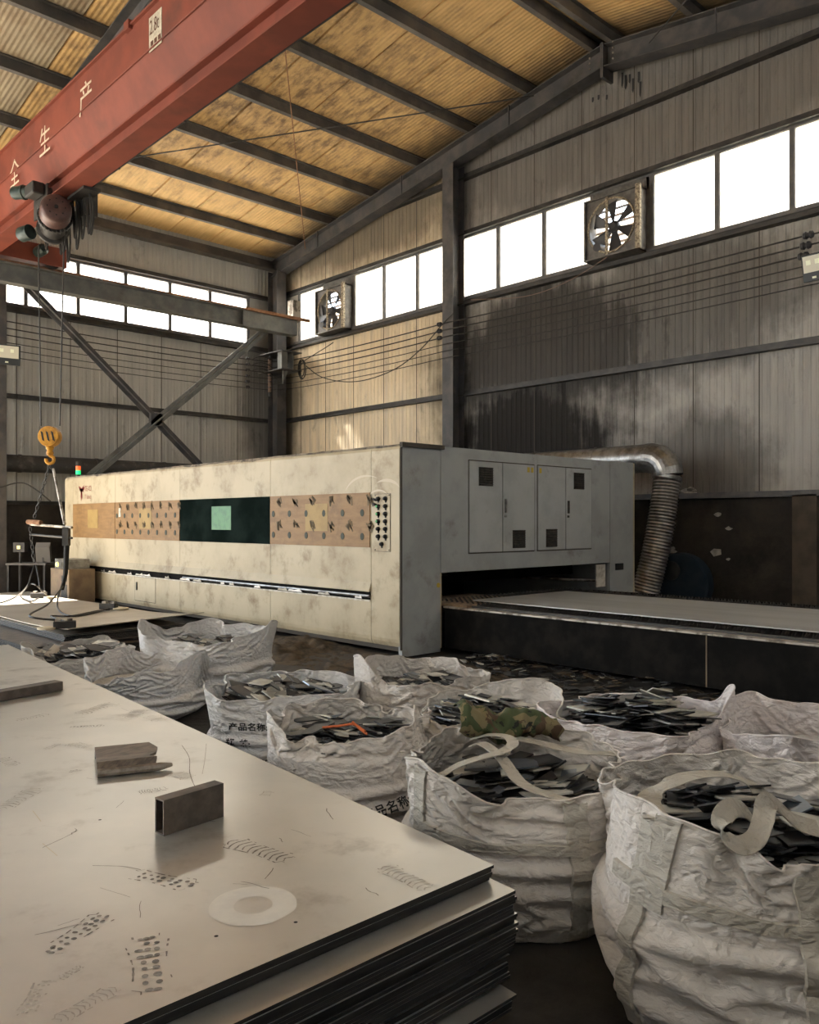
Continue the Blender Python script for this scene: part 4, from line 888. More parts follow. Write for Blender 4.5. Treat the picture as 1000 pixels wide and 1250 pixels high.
for i in range(k + 1):
    t = i / k; p = p0.lerp(p1, t) + Vector((0, -0.05 * math.sin(t * math.pi), 0)); pts.append(p); rs.append(0.203 + (0.022 if i % 2 else 0.0) + 0.006 * noise.noise((t * 9, 0, 0)))
m = MB(); m.tube(pts, rs, 26); m.build('ribbed_hose', 'foil_hose', dc, smooth=True)
for p in (0.0, 0.985):
    c = p0.lerp(p1, p); m = MB(); m.tube([c, c + (p1 - p0).normalized() * 0.06], 0.232, 26); m.build('hose_clamp', 'galvanised', dc)
m = MB(); m.lathe([(0.26, 0), (0.26, 0.4), (0.2, 0.45)], (p1.x, p1.y, 0), (0, 0, 1), 24); m.build('floor_socket', 'dusty_pipe', dc)
vp = empty('wall_pipe', (8, V - 0.35, 2.9), 'dark dusty ventilation pipe running low along the back wall', 'pipe')
m = MB(); m.tube([(3.6, V - 0.4, 2.88), (12.9, V - 0.4, 2.88)], 0.19, 20); m.build('pipe', 'dusty_pipe', vp, smooth=True)
for x in (6.3, 8.0, 9.7, 11.4): m = MB(); m.tube([(x, V - 0.4, 2.88), (x + 0.06, V - 0.4, 2.88)], 0.202, 20); m.build('pipe_collar', 'dusty_pipe', vp)
bd = at(837, 712, x=13.1); b_ = empty('blue_blower', (bd.x, bd.y, 0), 'dark blue round blower housing low against the sooty wall', 'blower')
m = MB(); m.lathe([(0.1, 0.0), (0.50, 0.02), (0.53, 0.05), (0.53, 0.24), (0.50, 0.27), (0.1, 0.29)], (bd.x, bd.y, 0.55), (-1, 0, 0), 36); m.build('housing', 'blue_disc', b_, smooth=True)
m = MB(); m.lathe([(0.16, 0), (0.16, 0.05), (0.05, 0.06)], (bd.x - 0.28, bd.y + 0.1, 0.78), (-1, 0, 0), 20); m.build('hub', 'black_iron', b_)
m = MB(); m.box((bd.x - 0.3, bd.y - 0.5, 0), (bd.x, bd.y + 0.5, 0.12)); m.build('foot', 'black_iron', b_)

# ------------------------------------------------------------------ exhaust fans in the gable window strip
def fan(yc, label, spin):
    e = empty('exhaust_fan', (U, yc, WB), label, 'fan', None)
    s, z0 = 1.13, WB - 0.02; zc = z0 + s / 2; y0, y1 = yc - s / 2, yc + s / 2; xf, xb = U - 0.36, U + 0.02
    for a in (((xf, y0, z0), (xb, y0 + 0.03, z0 + s)), ((xf, y1 - 0.03, z0), (xb, y1, z0 + s)), ((xf, y0, z0), (xb, y1, z0 + 0.03)), ((xf, y0, z0 + s - 0.03), (xb, y1, z0 + s))):
        m = MB(); m.box(*a); m.build('casing_side', 'fan_grey', e)
    m = MB(); R_ = 0.49; k = 40; sq = []
    for i in range(k):
        a = i * math.tau / k; c_, s_ = math.cos(a), math.sin(a); q = (s / 2 - 0.01) / max(abs(c_), abs(s_)); sq.append((q * c_, q * s_))
    vs = [(xf + 0.05, yc + y_, zc + z_) for y_, z_ in sq] + [(xf + 0.05, yc + R_ * math.cos(i * math.tau / k), zc + R_ * math.sin(i * math.tau / k)) for i in range(k)] + [(xf + 0.22, yc + R_ * 0.98 * math.cos(i * math.tau / k), zc + R_ * 0.98 * math.sin(i * math.tau / k)) for i in range(k)]
    m.add(vs, [(i, (i + 1) % k, k + (i + 1) % k, k + i) for i in range(k)] + [(k + i, k + (i + 1) % k, 2 * k + (i + 1) % k, 2 * k + i) for i in range(k)]); m.build('orifice_plate', 'fan_grey', e)
    m = MB(); m.tube([(xf + 0.04, yc + R_ * math.cos(i * math.tau / k), zc + R_ * math.sin(i * math.tau / k)) for i in range(k + 1)], 0.018, 6, caps=False); m.build('orifice_ring', 'fan_cream', e)
    for i in range(6):
        a = spin + i * math.tau / 6; t = Vector((0, math.cos(a), math.sin(a))); w = Vector((0, -math.sin(a), math.cos(a))); c = Vector((xf + 0.14, yc, zc)); m = MB()
        pr = [c + t * 0.07 - w * 0.03 + Vector((0.03, 0, 0)), c + t * 0.07 + w * 0.03 - Vector((0.02, 0, 0)), c + t * 0.44 + w * 0.17 - Vector((0.04, 0, 0)), c + t * 0.46 - w * 0.09 + Vector((0.04, 0, 0))]
        m.add(pr + [p + Vector((0.004, 0, 0)) for p in pr], [(0, 1, 2, 3), (4, 5, 6, 7), (0, 1, 5, 4), (1, 2, 6, 5), (2, 3, 7, 6), (3, 0, 4, 7)]); m.build('blade', 'fan_blade', e)
    m = MB(); m.lathe([(0.10, 0), (0.10, 0.08), (0.06, 0.12)], (xf + 0.20, yc, zc), (-1, 0, 0), 20); m.build('hub', 'fan_blade', e)
    m = MB(); m.box((xf + 0.02, yc + 0.06, z0 + 0.03), (xf + 0.05, yc + 0.11, z0 + s - 0.03)); m.build('motor_strut', 'fan_cream', e)
    m = MB(); m.lathe([(0.08, -0.12), (0.08, 0.12)], (xf + 0.12, yc + 0.28, z0 + 0.22), (1, 0, 0), 16); m.build('motor', 'fan_blade', e)
    for i in range(8):
        z = z0 + 0.08 + i * 0.128; m = MB(); m.obox((xb - 0.03, yc, z), (0, s / 2 - 0.04, 0), (0.03, 0, 0.036), (0.0015, 0, -0.00125)); m.build('louvre_slat', 'louvre', e)
    m = MB(); m.box((xf - 0.01, y0 - 0.06, z0), (xf + 0.05, y0 + 0.03, z0 + s + 0.02)); m.build('side_cover', 'fan_cream', e)
    m = MB(); m.box((U - 0.04, yc - 0.62, z0 + s), (U + 0.02, yc + 0.62, WT)); m.box((U - 0.04, yc - 0.64, WB), (U + 0.02, y0, WT)); m.build('blanking_plate', 'fan_grey', e)
fan(8.60, 'square exhaust fan in the gable strip window between wide panes, near the ridge', 0.35)
fan(16.98, 'square exhaust fan in the gable strip window next to the corner column', 0.1)

# ------------------------------------------------------------------ bare wires, insulators, lamps
WZ = [5.93, 5.78, 5.63, 5.47, 5.32, 5.17]; XW, YW = 13.02, 19.05
wire_words = ['topmost', 'second from top', 'third from top', 'fourth from top', 'second lowest', 'lowest']
for k, z in enumerate(WZ):
    m = MB(); r_ = 0.013 if k < 3 else 0.009
    p = sag((5.9, YW, z), (12.75, YW, z), 0.05) + sag((12.75, YW, z), (XW, 18.5, z), 0.0, 3)[1:] + sag((XW, 18.5, z), (XW, 12.63, z), 0.04)[1:] + sag((XW, 12.63, z), (XW, 5.1, z), 0.04)[1:] + [Vector((XW, 4.2, z)), Vector((XW, -2.0, z))]
    m.tube(p, r_, 6); tag(m.build('overhead_wire', 'rubber_cable', smooth=True), 'bare power wire strung along both walls, ' + wire_words[k] + ' of six', 'wire', 'six power wires along the walls')
def insulator(p, axis, label, group, matn='insulator', s=1.0):
    m = MB(); m.lathe([(0.02 * s, -0.09 * s), (0.055 * s, -0.07 * s), (0.065 * s, -0.03 * s), (0.045 * s, -0.01 * s), (0.045 * s, 0.01 * s), (0.065 * s, 0.03 * s), (0.055 * s, 0.07 * s), (0.02 * s, 0.09 * s)], p, axis, 14)
    tag(m.build('insulator', matn, smooth=True), label, 'insulator', group)
for k, z in enumerate(WZ):
    insulator((12.72, YW - 0.03, z), (0, 0, 1), 'small rusty spool insulator on the corner column rack', 'insulators on the corner column rack', 'insulator_rust', 0.8)
    insulator((12.05, YW, z), (1, 0, 0), 'small dark strain insulator on the back wall wires', 'insulators on the back wall wires', s=0.7)
    if k < 3:
        q = at((987, 984, 981)[k], 290, x=XW); insulator((XW, q.y, z), (0, 1, 0), 'dark strain insulator on the gable wires near the floodlight', 'insulators near the gable floodlight', s=0.95)
        insulator((XW, 12.86, z), (0, 1, 0), 'dark strain insulator on the wires beside the mid-wall column', 'insulators beside the mid-wall column', s=0.75)
m = MB(); m.box((12.70, YW - 0.06, 5.0), (12.74, YW, 6.08)); m.build('insulator_rack', 'dark_steel', col_corner)
for k in range(3):
    q = at(545, 397 + k * 7, x=XW)
    m = MB(); m.tube(sag((12.2, YW, WZ[k]), (12.78, YW - 0.1, WZ[k] - 0.03 * k), -0.10), 0.010, 6); tag(m.build('jumper_wire', 'rubber_cable', smooth=True), 'short looping jumper wire beside the corner column', 'wire', 'jumper wires at the corner column')
cc = at(370, 452, x=13.1); m = MB()
for k in range(5):
    rr = 0.17 + 0.02 * (k % 3); m.tube([cc + Vector((-0.015 * k, rr * 0.75 * math.cos(a), rr * 1.25 * math.sin(a) + 0.01 * k)) for a in [j * math.tau / 18 for j in range(19)]], 0.011, 5, caps=False)
tag(m.build('cable_coil', 'rubber_cable', smooth=True), 'coil of black cable hung on the wires beside the corner column', 'cable')
m = MB(); m.tube(smooth_path([at(372, 440, x=13.05), at(385, 432, x=13.2), at(398, 424, x=13.25), at(407, 418, x=13.3)], 6), 0.011, 6); tag(m.build('fan_cable', 'rubber_cable', smooth=True), 'black cable climbing from the coil to the corner fan', 'cable')
m = MB(); m.tube(smooth_path([at(374, 447, x=13.0), at(392, 460, x=13.0), at(420, 466, x=13.0), at(450, 463, x=13.0), at(485, 449, x=13.0), at(515, 425, x=13.0), at(540, 396, x=13.0), at(553, 383, x=13.0)], 6), 0.011, 6); tag(m.build('drooping_cable', 'rubber_cable', smooth=True), 'black cable drooping in a slack arc between coil and mid-wall column', 'cable')
m = MB(); m.tube(smooth_path([at(575, 366, x=13.2), at(640, 362, x=13.2), at(690, 345, x=13.2), at(735, 318, x=13.2), at(770, 292, x=13.15)], 6), 0.008, 6); tag(m.build('thin_cable', 'insulator_rust', smooth=True), 'thin pale cable drooping from the mid-wall column up to the fan', 'cable')
def floodlight(c, nrm, label, wid, hgt):
    c = Vector(c); nrm = Vector(nrm).normalized(); r_ = nrm.cross(Vector((0, 0, 1))).normalized() * -1; up = r_.cross(nrm) * -1
    if up.z < 0: up = -up
    e = empty('floodlight', c, label, 'lamp')
    m = MB(); m.obox(c, r_ * wid / 2, up * hgt / 2, nrm * 0.05); bevel(m.build('housing', 'lamp_housing', e), 0.01)
    m = MB(); m.obox(c + nrm * 0.052 + up * hgt * 0.14, r_ * wid * 0.43, up * hgt * 0.30, nrm * 0.003); g_ = m.build('front_glass', 'lamp_glass', e)
    for s in (-0.5, 0.5):
        m = MB(); m.obox(c + nrm * 0.057 + up * hgt * 0.2 + r_ * wid * 0.38 * s, r_ * 0.035, up * 0.035, nrm * 0.002); m.build('lamp_chip', 'lamp_chip', g_)
    m = MB(); m.obox(c + nrm * 0.053 - up * hgt * 0.36, r_ * 0.03, up * 0.015, nrm * 0.004); m.build('sensor', 'lamp_chip', e)
    m = MB(); m.obox(c - nrm * 0.12, r_ * wid * 0.3, up * 0.02, nrm * 0.08); m.build('bracket', 'lamp_housing', e)
fl = at(8, 433, y=18.5); floodlight(fl, (-0.2, -1, -0.15), 'black floodlight with two lamp chips on the steel column by the back wall', 0.52, 0.42)
fl = at(995, 326, x=12.95); floodlight(fl, (-1, 0.05, -0.25), 'black floodlight mounted under the power wires on the gable wall', 0.34, 0.40)

# ------------------------------------------------------------------ far left corner
cb = empty('control_cabinet', (6.2, 15.9, 0), 'tan control cabinet with dark slots beside the machine end', 'cabinet')
p = at(91, 735, x=6.2)
m = MB(); m.box((5.95, 15.45, 0.02), (6.45, 16.35, 0.72)); bevel(m.build('body', 'cabinet_tan', cb), 0.015)
for z in (0.18, 0.50):
    m = MB(); m.box((5.944, 15.52, z), (5.95, 15.80, z + (0.26 if z < 0.3 else 0.10))); m.build('slot', 'vent_dark', cb)
m = MB(); m.box((6.0, 15.6, 0.72), (6.4, 16.25, 0.90)); m.build('top_unit', 'galvanised', cb)
m = MB(); m.lathe([(0.05, 0), (0.04, 0.03)], (5.94, 15.95, 0.80), (-1, 0, 0), 14); m.build('status_lamp', 'status_lamp', cb)
dk = empty('work_desk', at(45, 700, d=17.5), 'cluttered dark work desk standing against the sooty back corner', 'desk')
q0, q1 = at(20, 685, d=17.6), at(58, 680, d=17.6)
rt2 = (q1 - q0).normalized(); rt2.z = 0; nn = Vector((-rt2.y, rt2.x, 0))
zz = 0.72; cx = (q0 + q1) / 2
m = MB(); m.obox((cx.x, cx.y, zz), rt2 * 0.42, nn * 0.3, (0, 0, 0.02)); m.build('desk_top', 'desk_grey', dk)
for a in (-0.38, 0.38):
    for b in (-0.26, 0.26): m = MB(); m.obox(Vector((cx.x, cx.y, zz / 2 - 0.01)) + rt2 * a + nn * b, rt2 * 0.02, nn * 0.02, (0, 0, zz / 2 - 0.01)); m.build('leg', 'black_iron', dk)
sc_ = at(53, 666, d=17.4); m = MB(); m.obox((sc_.x, sc_.y, zz + 0.24), rt2 * 0.15, nn * 0.03 + Vector((0, 0, 0.05)), Vector((0, 0, 0.16)) - nn * 0.03); mm = m.build('monitor', 'desk_grey'); tag(mm, 'tilted grey monitor box on the cluttered work desk', 'monitor')
m2 = MB(); m2.obox(Vector((sc_.x, sc_.y, zz + 0.02)), rt2 * 0.1, nn * 0.08, (0, 0, 0.012)); m2.obox(Vector((sc_.x, sc_.y, zz + 0.08)), rt2 * 0.02, nn * 0.02, (0, 0, 0.06)); m2.build('monitor_stand', 'black_iron', mm)
l_ = at(25, 668, d=17.5); lb = empty('machine_lamp', l_, 'small dark lamp box with a yellow light beside the desk', 'lamp')
m = MB(); m.obox(l_, rt * 0.12, n * 0.08, (0, 0, 0.1)); m.build('housing', 'black_iron', lb); m = MB(); m.obox(l_ + n * 0.085, rt * 0.03, n * 0.01, (0, 0, 0.035)); m.build('light', 'status_lamp', lb)
m = MB(); m.tube([l_ + Vector((0, 0, -0.1)), (l_.x, l_.y, 0)], 0.03, 8); m.build('post', 'black_iron', lb)

# ------------------------------------------------------------------ stacked steel sheets in front
SKEW = 0.0775
def sheet_mesh(name, w, l, t, skew=0.0, mats=('sheet_steel', 'sheet_edge')):
    m = MB(); sx = skew * l
    m.add([(-w, 0, 0), (0, 0, 0), (sx, l, 0), (sx - w, l, 0), (-w, 0, t), (0, 0, t), (sx, l, t), (sx - w, l, t)], [(4, 5, 6, 7)])
    m.mat = 1; k = len(m.v) - 8
    m.f += [[k + i for i in f] for f in ((0, 3, 2, 1), (0, 1, 5, 4), (1, 2, 6, 5), (2, 3, 7, 6), (3, 0, 4, 7))]; m.mi += [1] * 5
    return m.mesh(name, list(mats))
FX, FY, FL, FW = 2.03, 1.76, 6.15, 2.0
sr = random.Random(8)
sh10 = sheet_mesh('steel_sheet', FW, FL, 0.0095, SKEW)
tiers = [(0.085, 0.135, -0.02, -0.10), (0.15, 0.23, 0.02, -0.05), (0.245, 0.352, 0.03, -0.07), (0.365, 0.449, 0.00, -0.09)]
tn = ['bottom', 'second lowest', 'middle', 'upper']
for (z0, z1, dx, dy), word in zip(tiers, tn):
    k = int((z1 - z0) / 0.0105)
    for i in range(k):
        o = link('steel_sheet', sh10, None, (FX + dx + sr.uniform(-0.012, 0.010), FY + dy + sr.uniform(-0.004, 0.004), z0 + (z1 - z0) * i / k))
        tag(o, 'steel sheet in the ' + word + ' bundle of the stack with footprints on top', 'sheet', 'sheets in the ' + word + ' bundle')
for i in range(4):
    o = link('steel_sheet', sh10, None, (FX + sr.uniform(-0.01, 0.004), FY + sr.uniform(-0.004, 0.012), 0.4515 + 0.0098 * i))
    tag(o, 'steel sheet just beneath the footprint covered top sheet', 'sheet', 'sheets beneath the top sheet')
ZS = 0.5
m = MB(); gx, gy = 14, 40; top = empty('steel_sheet', (FX - 1, FY + 3, ZS - 0.0095), 'pale steel top sheet covered in footprints and scuffs', 'sheet')
o = link('plate', sh10, top, Vector((FX, FY, ZS - 0.0095)) - top.location)
for zt_, ys in ((0.0, (2.2, 4.6, 7.0)),):
    for y in ys:
        m = MB(); m.box((FX - 1.95 + SKEW * (y - FY), y - 0.05, 0), (FX - 0.05 + SKEW * (y - FY), y + 0.05, 0.085)); tag(m.build('timber_bearer', 'timber'), 'timber bearer under the front steel sheet stack', 'timber', 'bearers under the front stack')
for z, i in ((0.1365, 0), (0.2315, 1), (0.3535, 2)):
    for y in (2.2, 4.6, 7.0):
        m = MB(); m.box((FX - 1.9 + SKEW * (y - FY), y - 0.03, z), (FX - 0.1 + SKEW * (y - FY), y + 0.03, z + 0.0125)); tag(m.build('spacer_strip', 'timber'), 'thin spacer strip between bundles of the front stack', 'spacer', 'spacers in the front stack')
def onsheet(px, py): return at(px, py, z=ZS)
def flat_poly(mb, pts, lift): mb.add([(p.x, p.y, ZS + lift) for p in pts], [tuple(range(len(pts)))])
def ellipse_pts(c, a, b, n=9): return [c + a * math.cos(i * math.tau / n) + b * math.sin(i * math.tau / n) for i in range(n)]
fr = random.Random(31)
def footprint(heel, toe, style, matn, wf=0.36):
    h_, t_ = onsheet(*heel), onsheet(*toe); ax = (t_ - h_); L = ax.length; ax.normalize(); sd = Vector((-ax.y, ax.x, 0)); W = min(0.115, L * wf); m = MB()
    def width(s): return W * (0.42 - 0.10 * math.sin(s * math.pi * 1.0) + 0.16 * max(0, s - 0.45)) * (1 if 0.06 < s < 0.94 else 0.55)
    rows = 9 if style == 'dots' else 11
    for i in range(rows):
        s = (i + 0.5) / rows
        if style == 'dots':
            if 0.40 < s < 0.50: continue
            k = 3 if s > 0.5 else 2
            for j in range(k):
                if fr.random() < 0.16: continue
                c = h_ + ax * (L * s) + sd * (width(s) * 1.5 * ((j + 0.5) / k - 0.5)) + ax * fr.uniform(-0.004, 0.004)
                flat_poly(m, ellipse_pts(c, ax * L * 0.032 * fr.uniform(0.7, 1.2), sd * W * 0.085 * fr.uniform(0.7, 1.2)), 0.0012)
        else:
            if fr.random() < 0.1: continue
            w = width(s) * fr.uniform(0.75, 1.05); a = h_ + ax * (L * s)
            n_ = 5; up_ = []; dn = []
            for q in range(n_ + 1):
                e = q / n_ * 2 - 1; bow = ax * (L * 0.028 * math.cos(e * 2.2)) + ax * fr.uniform(-0.002, 0.002)
                th_ = L * 0.013 * fr.uniform(0.4, 1.2); up_.append(a + sd * w * e + bow + ax * th_); dn.append(a + sd * w * e + bow - ax * th_)
            for q in range(n_): flat_poly(m, [dn[q], dn[q + 1], up_[q + 1], up_[q]], 0.0012)
    for s_ in (-1, 1):                                               # broken outline
        n_ = 22; prev = None
        for i in range(n_ + 1):
            s = i / n_; c = h_ + ax * (L * s) + sd * (s_ * width(s) * 1.08)
            if prev is not None and fr.random() < (0.62 if s_ > 0 else 0.35):
                w = 0.0022 * fr.uniform(0.5, 1.4); flat_poly(m, [prev - sd * w, c - sd * w, c + sd * w, prev + sd * w], 0.0011)
            prev = c
    m.build('footprint', matn, top)
for args in [((160, 1066), (236, 1082), 'dots', 'footprint_dirt'), ((56, 1166), (130, 1116), 'dots', 'footprint_dirt'), ((188, 1212), (178, 1142), 'dots', 'footprint_dirt', 0.5),
             ((354, 1050), (280, 1027), 'bars', 'footprint_dirt'), ((28, 1240), (58, 1196), 'dots', 'footprint_faint'), ((68, 1248), (142, 1206), 'bars', 'footprint_faint'),
             ((2, 988), (46, 962), 'bars', 'footprint_faint'), ((524, 1086), (468, 1058), 'bars', 'footprint_faint'), ((204, 962), (170, 968), 'bars', 'footprint_dirt', 0.5), ((96, 872), (140, 858), 'bars', 'footprint_faint'),
             ((84, 888), (128, 886), 'bars', 'footprint_dirt', 0.25), ((110, 912), (85, 908), 'bars', 'footprint_faint', 0.6), ((100, 940), (84, 942), 'bars', 'footprint_dirt', 0.6), ((72, 908), (56, 915), 'bars', 'footprint_faint'), ((232, 950), (212, 944), 'bars', 'footprint_faint', 0.8),
             ((18, 880), (60, 872), 'bars', 'footprint_faint'), ((2, 925), (18, 935), 'bars', 'footprint_faint'), ((172, 866), (160, 876), 'bars', 'footprint_faint', 0.6), ((196, 880), (184, 874), 'bars', 'footprint_faint', 0.7), ((322, 972), (330, 966), 'bars', 'footprint_faint', 0.8), ((100, 1180), (72, 1196), 'dots', 'footprint_faint')]:
    footprint(*args)
m = MB()                                                            # scratches and hair lines
for k in range(34):
    c = onsheet(fr.uniform(5, 520), fr.uniform(850, 1180)); a = fr.uniform(0, 3.14); l = fr.uniform(0.02, 0.13); t = Vector((math.cos(a), math.sin(a), 0)); s = Vector((-t.y, t.x, 0)) * fr.uniform(0.0006, 0.0016)
    if not (FX - 1.9 < c.x < FX + SKEW * (c.y - FY) - 0.1 and FY + 0.05 < c.y < 7.5): continue
    p = [c + t * l * (i / 4) + s * 6 * noise.noise((k, i * 0.6, 0)) for i in range(5)]
    for i in range(4): flat_poly(m, [p[i] - s, p[i + 1] - s, p[i + 1] + s, p[i] + s], 0.0010)
tag(m.build('scratches', 'footprint_dirt', top), kind='stuff')
for pts_, matn in (([(113, 1057), (150, 1058), (172, 1062)], 'footprint_dirt'), ([(222, 910), (231, 925), (232, 945), (240, 965)], 'footprint_dirt'), ([(252, 908), (250, 928), (247, 945)], 'footprint_faint'), ([(40, 990), (50, 1003)], 'smear_light'), ([(52, 1030), (70, 1045)], 'smear_light'), ([(52, 1035), (80, 1022), (95, 1014)], 'footprint_dirt')):
    P_ = smooth_path([onsheet(*q) for q in pts_], 6); m = MB()
    for a, b in zip(P_[:-1], P_[1:]):
        s = Vector((-(b - a).y, (b - a).x, 0)).normalized() * 0.0014; flat_poly(m, [a - s, b - s, b + s, a + s], 0.0011)
    m.build('scratch_line', matn, top)
rc = onsheet(309, 1105); m = MB(); vs = []; n_ = 48
for i in range(n_):
    a = i * math.tau / n_; wob = 1 + 0.03 * noise.noise((math.cos(a) * 2, math.sin(a) * 2, 0))
    vs += [(rc.x + 0.055 * wob * math.cos(a), rc.y + 0.055 * wob * math.sin(a), ZS + 0.0008), (rc.x + 0.125 * wob * math.cos(a), rc.y + 0.125 * wob * math.sin(a), ZS + 0.0008)]
m.add(vs, [(2 * i, 2 * i + 1, (2 * i + 3) % (2 * n_), (2 * i + 2) % (2 * n_)) for i in range(n_)]); m.build('ring_stain', 'ring_pale', top)
for q in ((264, 1143), (361, 1126), (112, 870), (122, 1001)):
    c = onsheet(*q); m = MB(); flat_poly(m, ellipse_pts(c, Vector((0.006, 0, 0)), Vector((0, 0.006, 0))), 0.0007); m.build('drip_spot', 'ink_black', top)

# things lying on the top sheet
e = empty('steel_bar', (1.6, 5.5, ZS), 'long dark rectangular steel bar lying across the top sheet', 'bar')
p, q = onsheet(72, 842), onsheet(0, 855); t = (q - p).normalized(); s = Vector((-t.y, t.x, 0))
m = MB(); m.obox(p + t * 0.55 + Vector((0, 0, 0.031)), t * 0.55, s * 0.045, (0, 0, 0.03)); bevel(m.build('shaft', 'mill_scale', e), 0.004)
m = MB(); m.obox(p + Vector((0, 0, 0.031)) - t * 0.001, t * 0.002, s * 0.040, (0, 0, 0.026)); m.build('cut_end', 'bar_end', e)
e = empty('channel_offcut', onsheet(160, 945), 'brown ragged steel channel offcut lying on the top sheet', 'offcut')
p, q = onsheet(119, 951), onsheet(191, 943); t = (q - p); Lc_ = t.length; t.normalize(); s = Vector((-t.y, t.x, 0)); up = Vector((0, 0, 1))
m = MB(); rag = [0.0, 0.01, -0.02, 0.015, 0.03, 0.0]
vs = []; prof_ = [(0.055, 0.022), (0.075, 0.052), (0.115, 0.050), (0.17, 0.046), (0.25, 0.047), (0.345, 0.050)]
for i, (a, z) in enumerate(prof_):
    vs += [p + s * a + up * z, p + t * (Lc_ + rag[i]) + s * a + up * z]
kk = len(prof_); vs += [v - up * 0.012 for v in vs]
m.add(vs, [(2 * i, 2 * i + 1, 2 * i + 3, 2 * i + 2) for i in range(kk - 1)] + [(2 * kk + 2 * i, 2 * kk + 2 * i + 1, 2 * kk + 2 * i + 3, 2 * kk + 2 * i + 2) for i in range(kk - 1)] + [(2 * i + 1, 2 * i + 3, 2 * kk + 2 * i + 3, 2 * kk + 2 * i + 1) for i in range(kk - 1)] + [(2 * i, 2 * i + 2, 2 * kk + 2 * i + 2, 2 * kk + 2 * i) for i in range(kk - 1)] + [(0, 1, 2 * kk + 1, 2 * kk), (2 * kk - 2, 2 * kk - 1, 4 * kk - 1, 4 * kk - 2)]); m.build('web', 'rusty_channel', e)
m = MB(); m.tube([p + up * 0.019 + s * 0.02, p + up * 0.019 + s * 0.02 + t * (Lc_ + 0.02), p + up * 0.019 + s * 0.03 + t * (Lc_ + 0.07)], [0.018, 0.018, 0.008], 8); m.build('front_lip', 'bar_end', e)
m = MB(); m.obox(p + t * Lc_ / 2 + s * 0.33 + up * 0.018, t * Lc_ / 2, s * 0.008, up * 0.018); m.build('rear_flange', 'rusty_channel', e)
e = empty('tube_offcut', onsheet(235, 1006), 'short dark rectangular steel tube offcut standing on edge', 'offcut')
p, q = onsheet(200, 1021), onsheet(273, 997); t = (q - p); Lt = t.length; t.normalize(); s = Vector((-t.y, t.x, 0)); hh = 0.125; th_ = 0.055
c0 = p + t * Lt / 2
for off, hs, hz, cz in ((0.003, 0.003, hh / 2, hh / 2), (th_ - 0.003, 0.003, hh / 2, hh / 2), (th_ / 2, th_ / 2 - 0.006, 0.003, 0.003), (th_ / 2, th_ / 2 - 0.006, 0.003, hh - 0.003)):
    m = MB(); m.obox(c0 + s * off + up * (cz + 0.0005), t * Lt / 2, s * hs, up * hz); m.build('tube_wall', 'mill_scale', e)

# ------------------------------------------------------------------ rear sheet stack under the crane hook
RX, RY, RL, RWd = 5.55, 10.3, 7.0, 1.63
rs_ = sheet_mesh('steel_sheet', RWd, RL, 0.012, 0.0, ('sheet_rear', 'sheet_edge')); rw = sheet_mesh('steel_sheet', RWd + 0.45, RL, 0.012, 0.0, ('mill_scale', 'sheet_edge'))
for i in range(14):
    low = i < 7
    o = link('steel_sheet', rw if low else rs_, None, (RX + sr.uniform(-0.02, 0.02), RY + (-0.28 if i < 4 else -0.12 if low else 0) + sr.uniform(-0.02, 0.02), 0.03 + 0.0135 * i))
    tag(o, 'steel sheet in the ' + ('wide lower' if low else 'narrower upper') + ' bundle of the stack under the crane hook', 'sheet', 'lower sheets under the crane hook' if low else 'upper sheets under the crane hook')
for y in (11, 14, 16.8):
    m = MB(); m.box((RX - 2.0, y - 0.06, 0), (RX - 0.05, y + 0.06, 0.03)); tag(m.build('timber_bearer', 'timber'), 'flat bearer under the sheet stack below the crane hook', 'timber', 'bearers under the rear stack')
def rear_z(x, y):
    c = max(0.0, (12.3 - y) / 2.3); return 0.224 + 0.15 * c * c * (0.85 + 0.3 * (x - 4.7)) + 0.012 * math.sin(y * 1.1)
m = MB(); nx, nyy = 8, 44; vs = []
for lift in (0.0, 0.010):
    for j in range(nyy + 1):
        for i in range(nx + 1):
            y = RY - 0.05 + (RL - 0.2) * j / nyy; x = RX - RWd + 0.02 + (RWd + 0.22) * i / nx; vs.append((x, y, rear_z(x, y) + lift))
W_ = nx + 1; T_ = W_ * (nyy + 1); fs = []
for j in range(nyy):
    for i in range(nx):
        a = j * W_ + i; fs += [(a, a + 1, a + W_ + 1, a + W_), (T_ + a, T_ + a + 1, T_ + a + W_ + 1, T_ + a + W_)]
for i in range(nx): fs += [(i, i + 1, T_ + i + 1, T_ + i), (nyy * W_ + i, nyy * W_ + i + 1, T_ + nyy * W_ + i + 1, T_ + nyy * W_ + i)]
for j in range(nyy): fs += [(j * W_, (j + 1) * W_, T_ + (j + 1) * W_, T_ + j * W_), (j * W_ + nx, (j + 1) * W_ + nx, T_ + (j + 1) * W_ + nx, T_ + j * W_ + nx)]
m.add(vs, fs); tag(m.build('steel_sheet', 'sheet_rear', smooth=True), 'warm lit top sheet with lifted near edge under the crane hook', 'sheet')
def magnet(px, py, ang, label):
    z = 0.25
    for _ in range(6): c = at(px, py, z=z); z = rear_z(c.x, c.y) + 0.012
    e = empty('lifting_clamp', c, label, 'clamp', None, 0.0); t = Vector((math.cos(ang), math.sin(ang), 0)); s = Vector((-t.y, t.x, 0))
    m = MB(); m.obox(c + t * 0.14 + up * 0.05, t * 0.13, s * 0.06, up * 0.045); bevel(m.build('body', 'black_iron', e), 0.01)
    m = MB(); m.lathe([(0.05, 0), (0.115, 0.004), (0.115, 0.028), (0.05, 0.032)], c - t * 0.06, (0, 0, 1), 22); m.build('handle', 'magnet_cream', e, smooth=True)
    for a in (0.06, 0.2): m = MB(); m.obox(c + t * a + up * 0.11, t * 0.03, s * 0.04, up * 0.016); m.build('clamp_lever', 'worn_edge', e)
    return c
rr_ = math.atan2(-CA, SA)
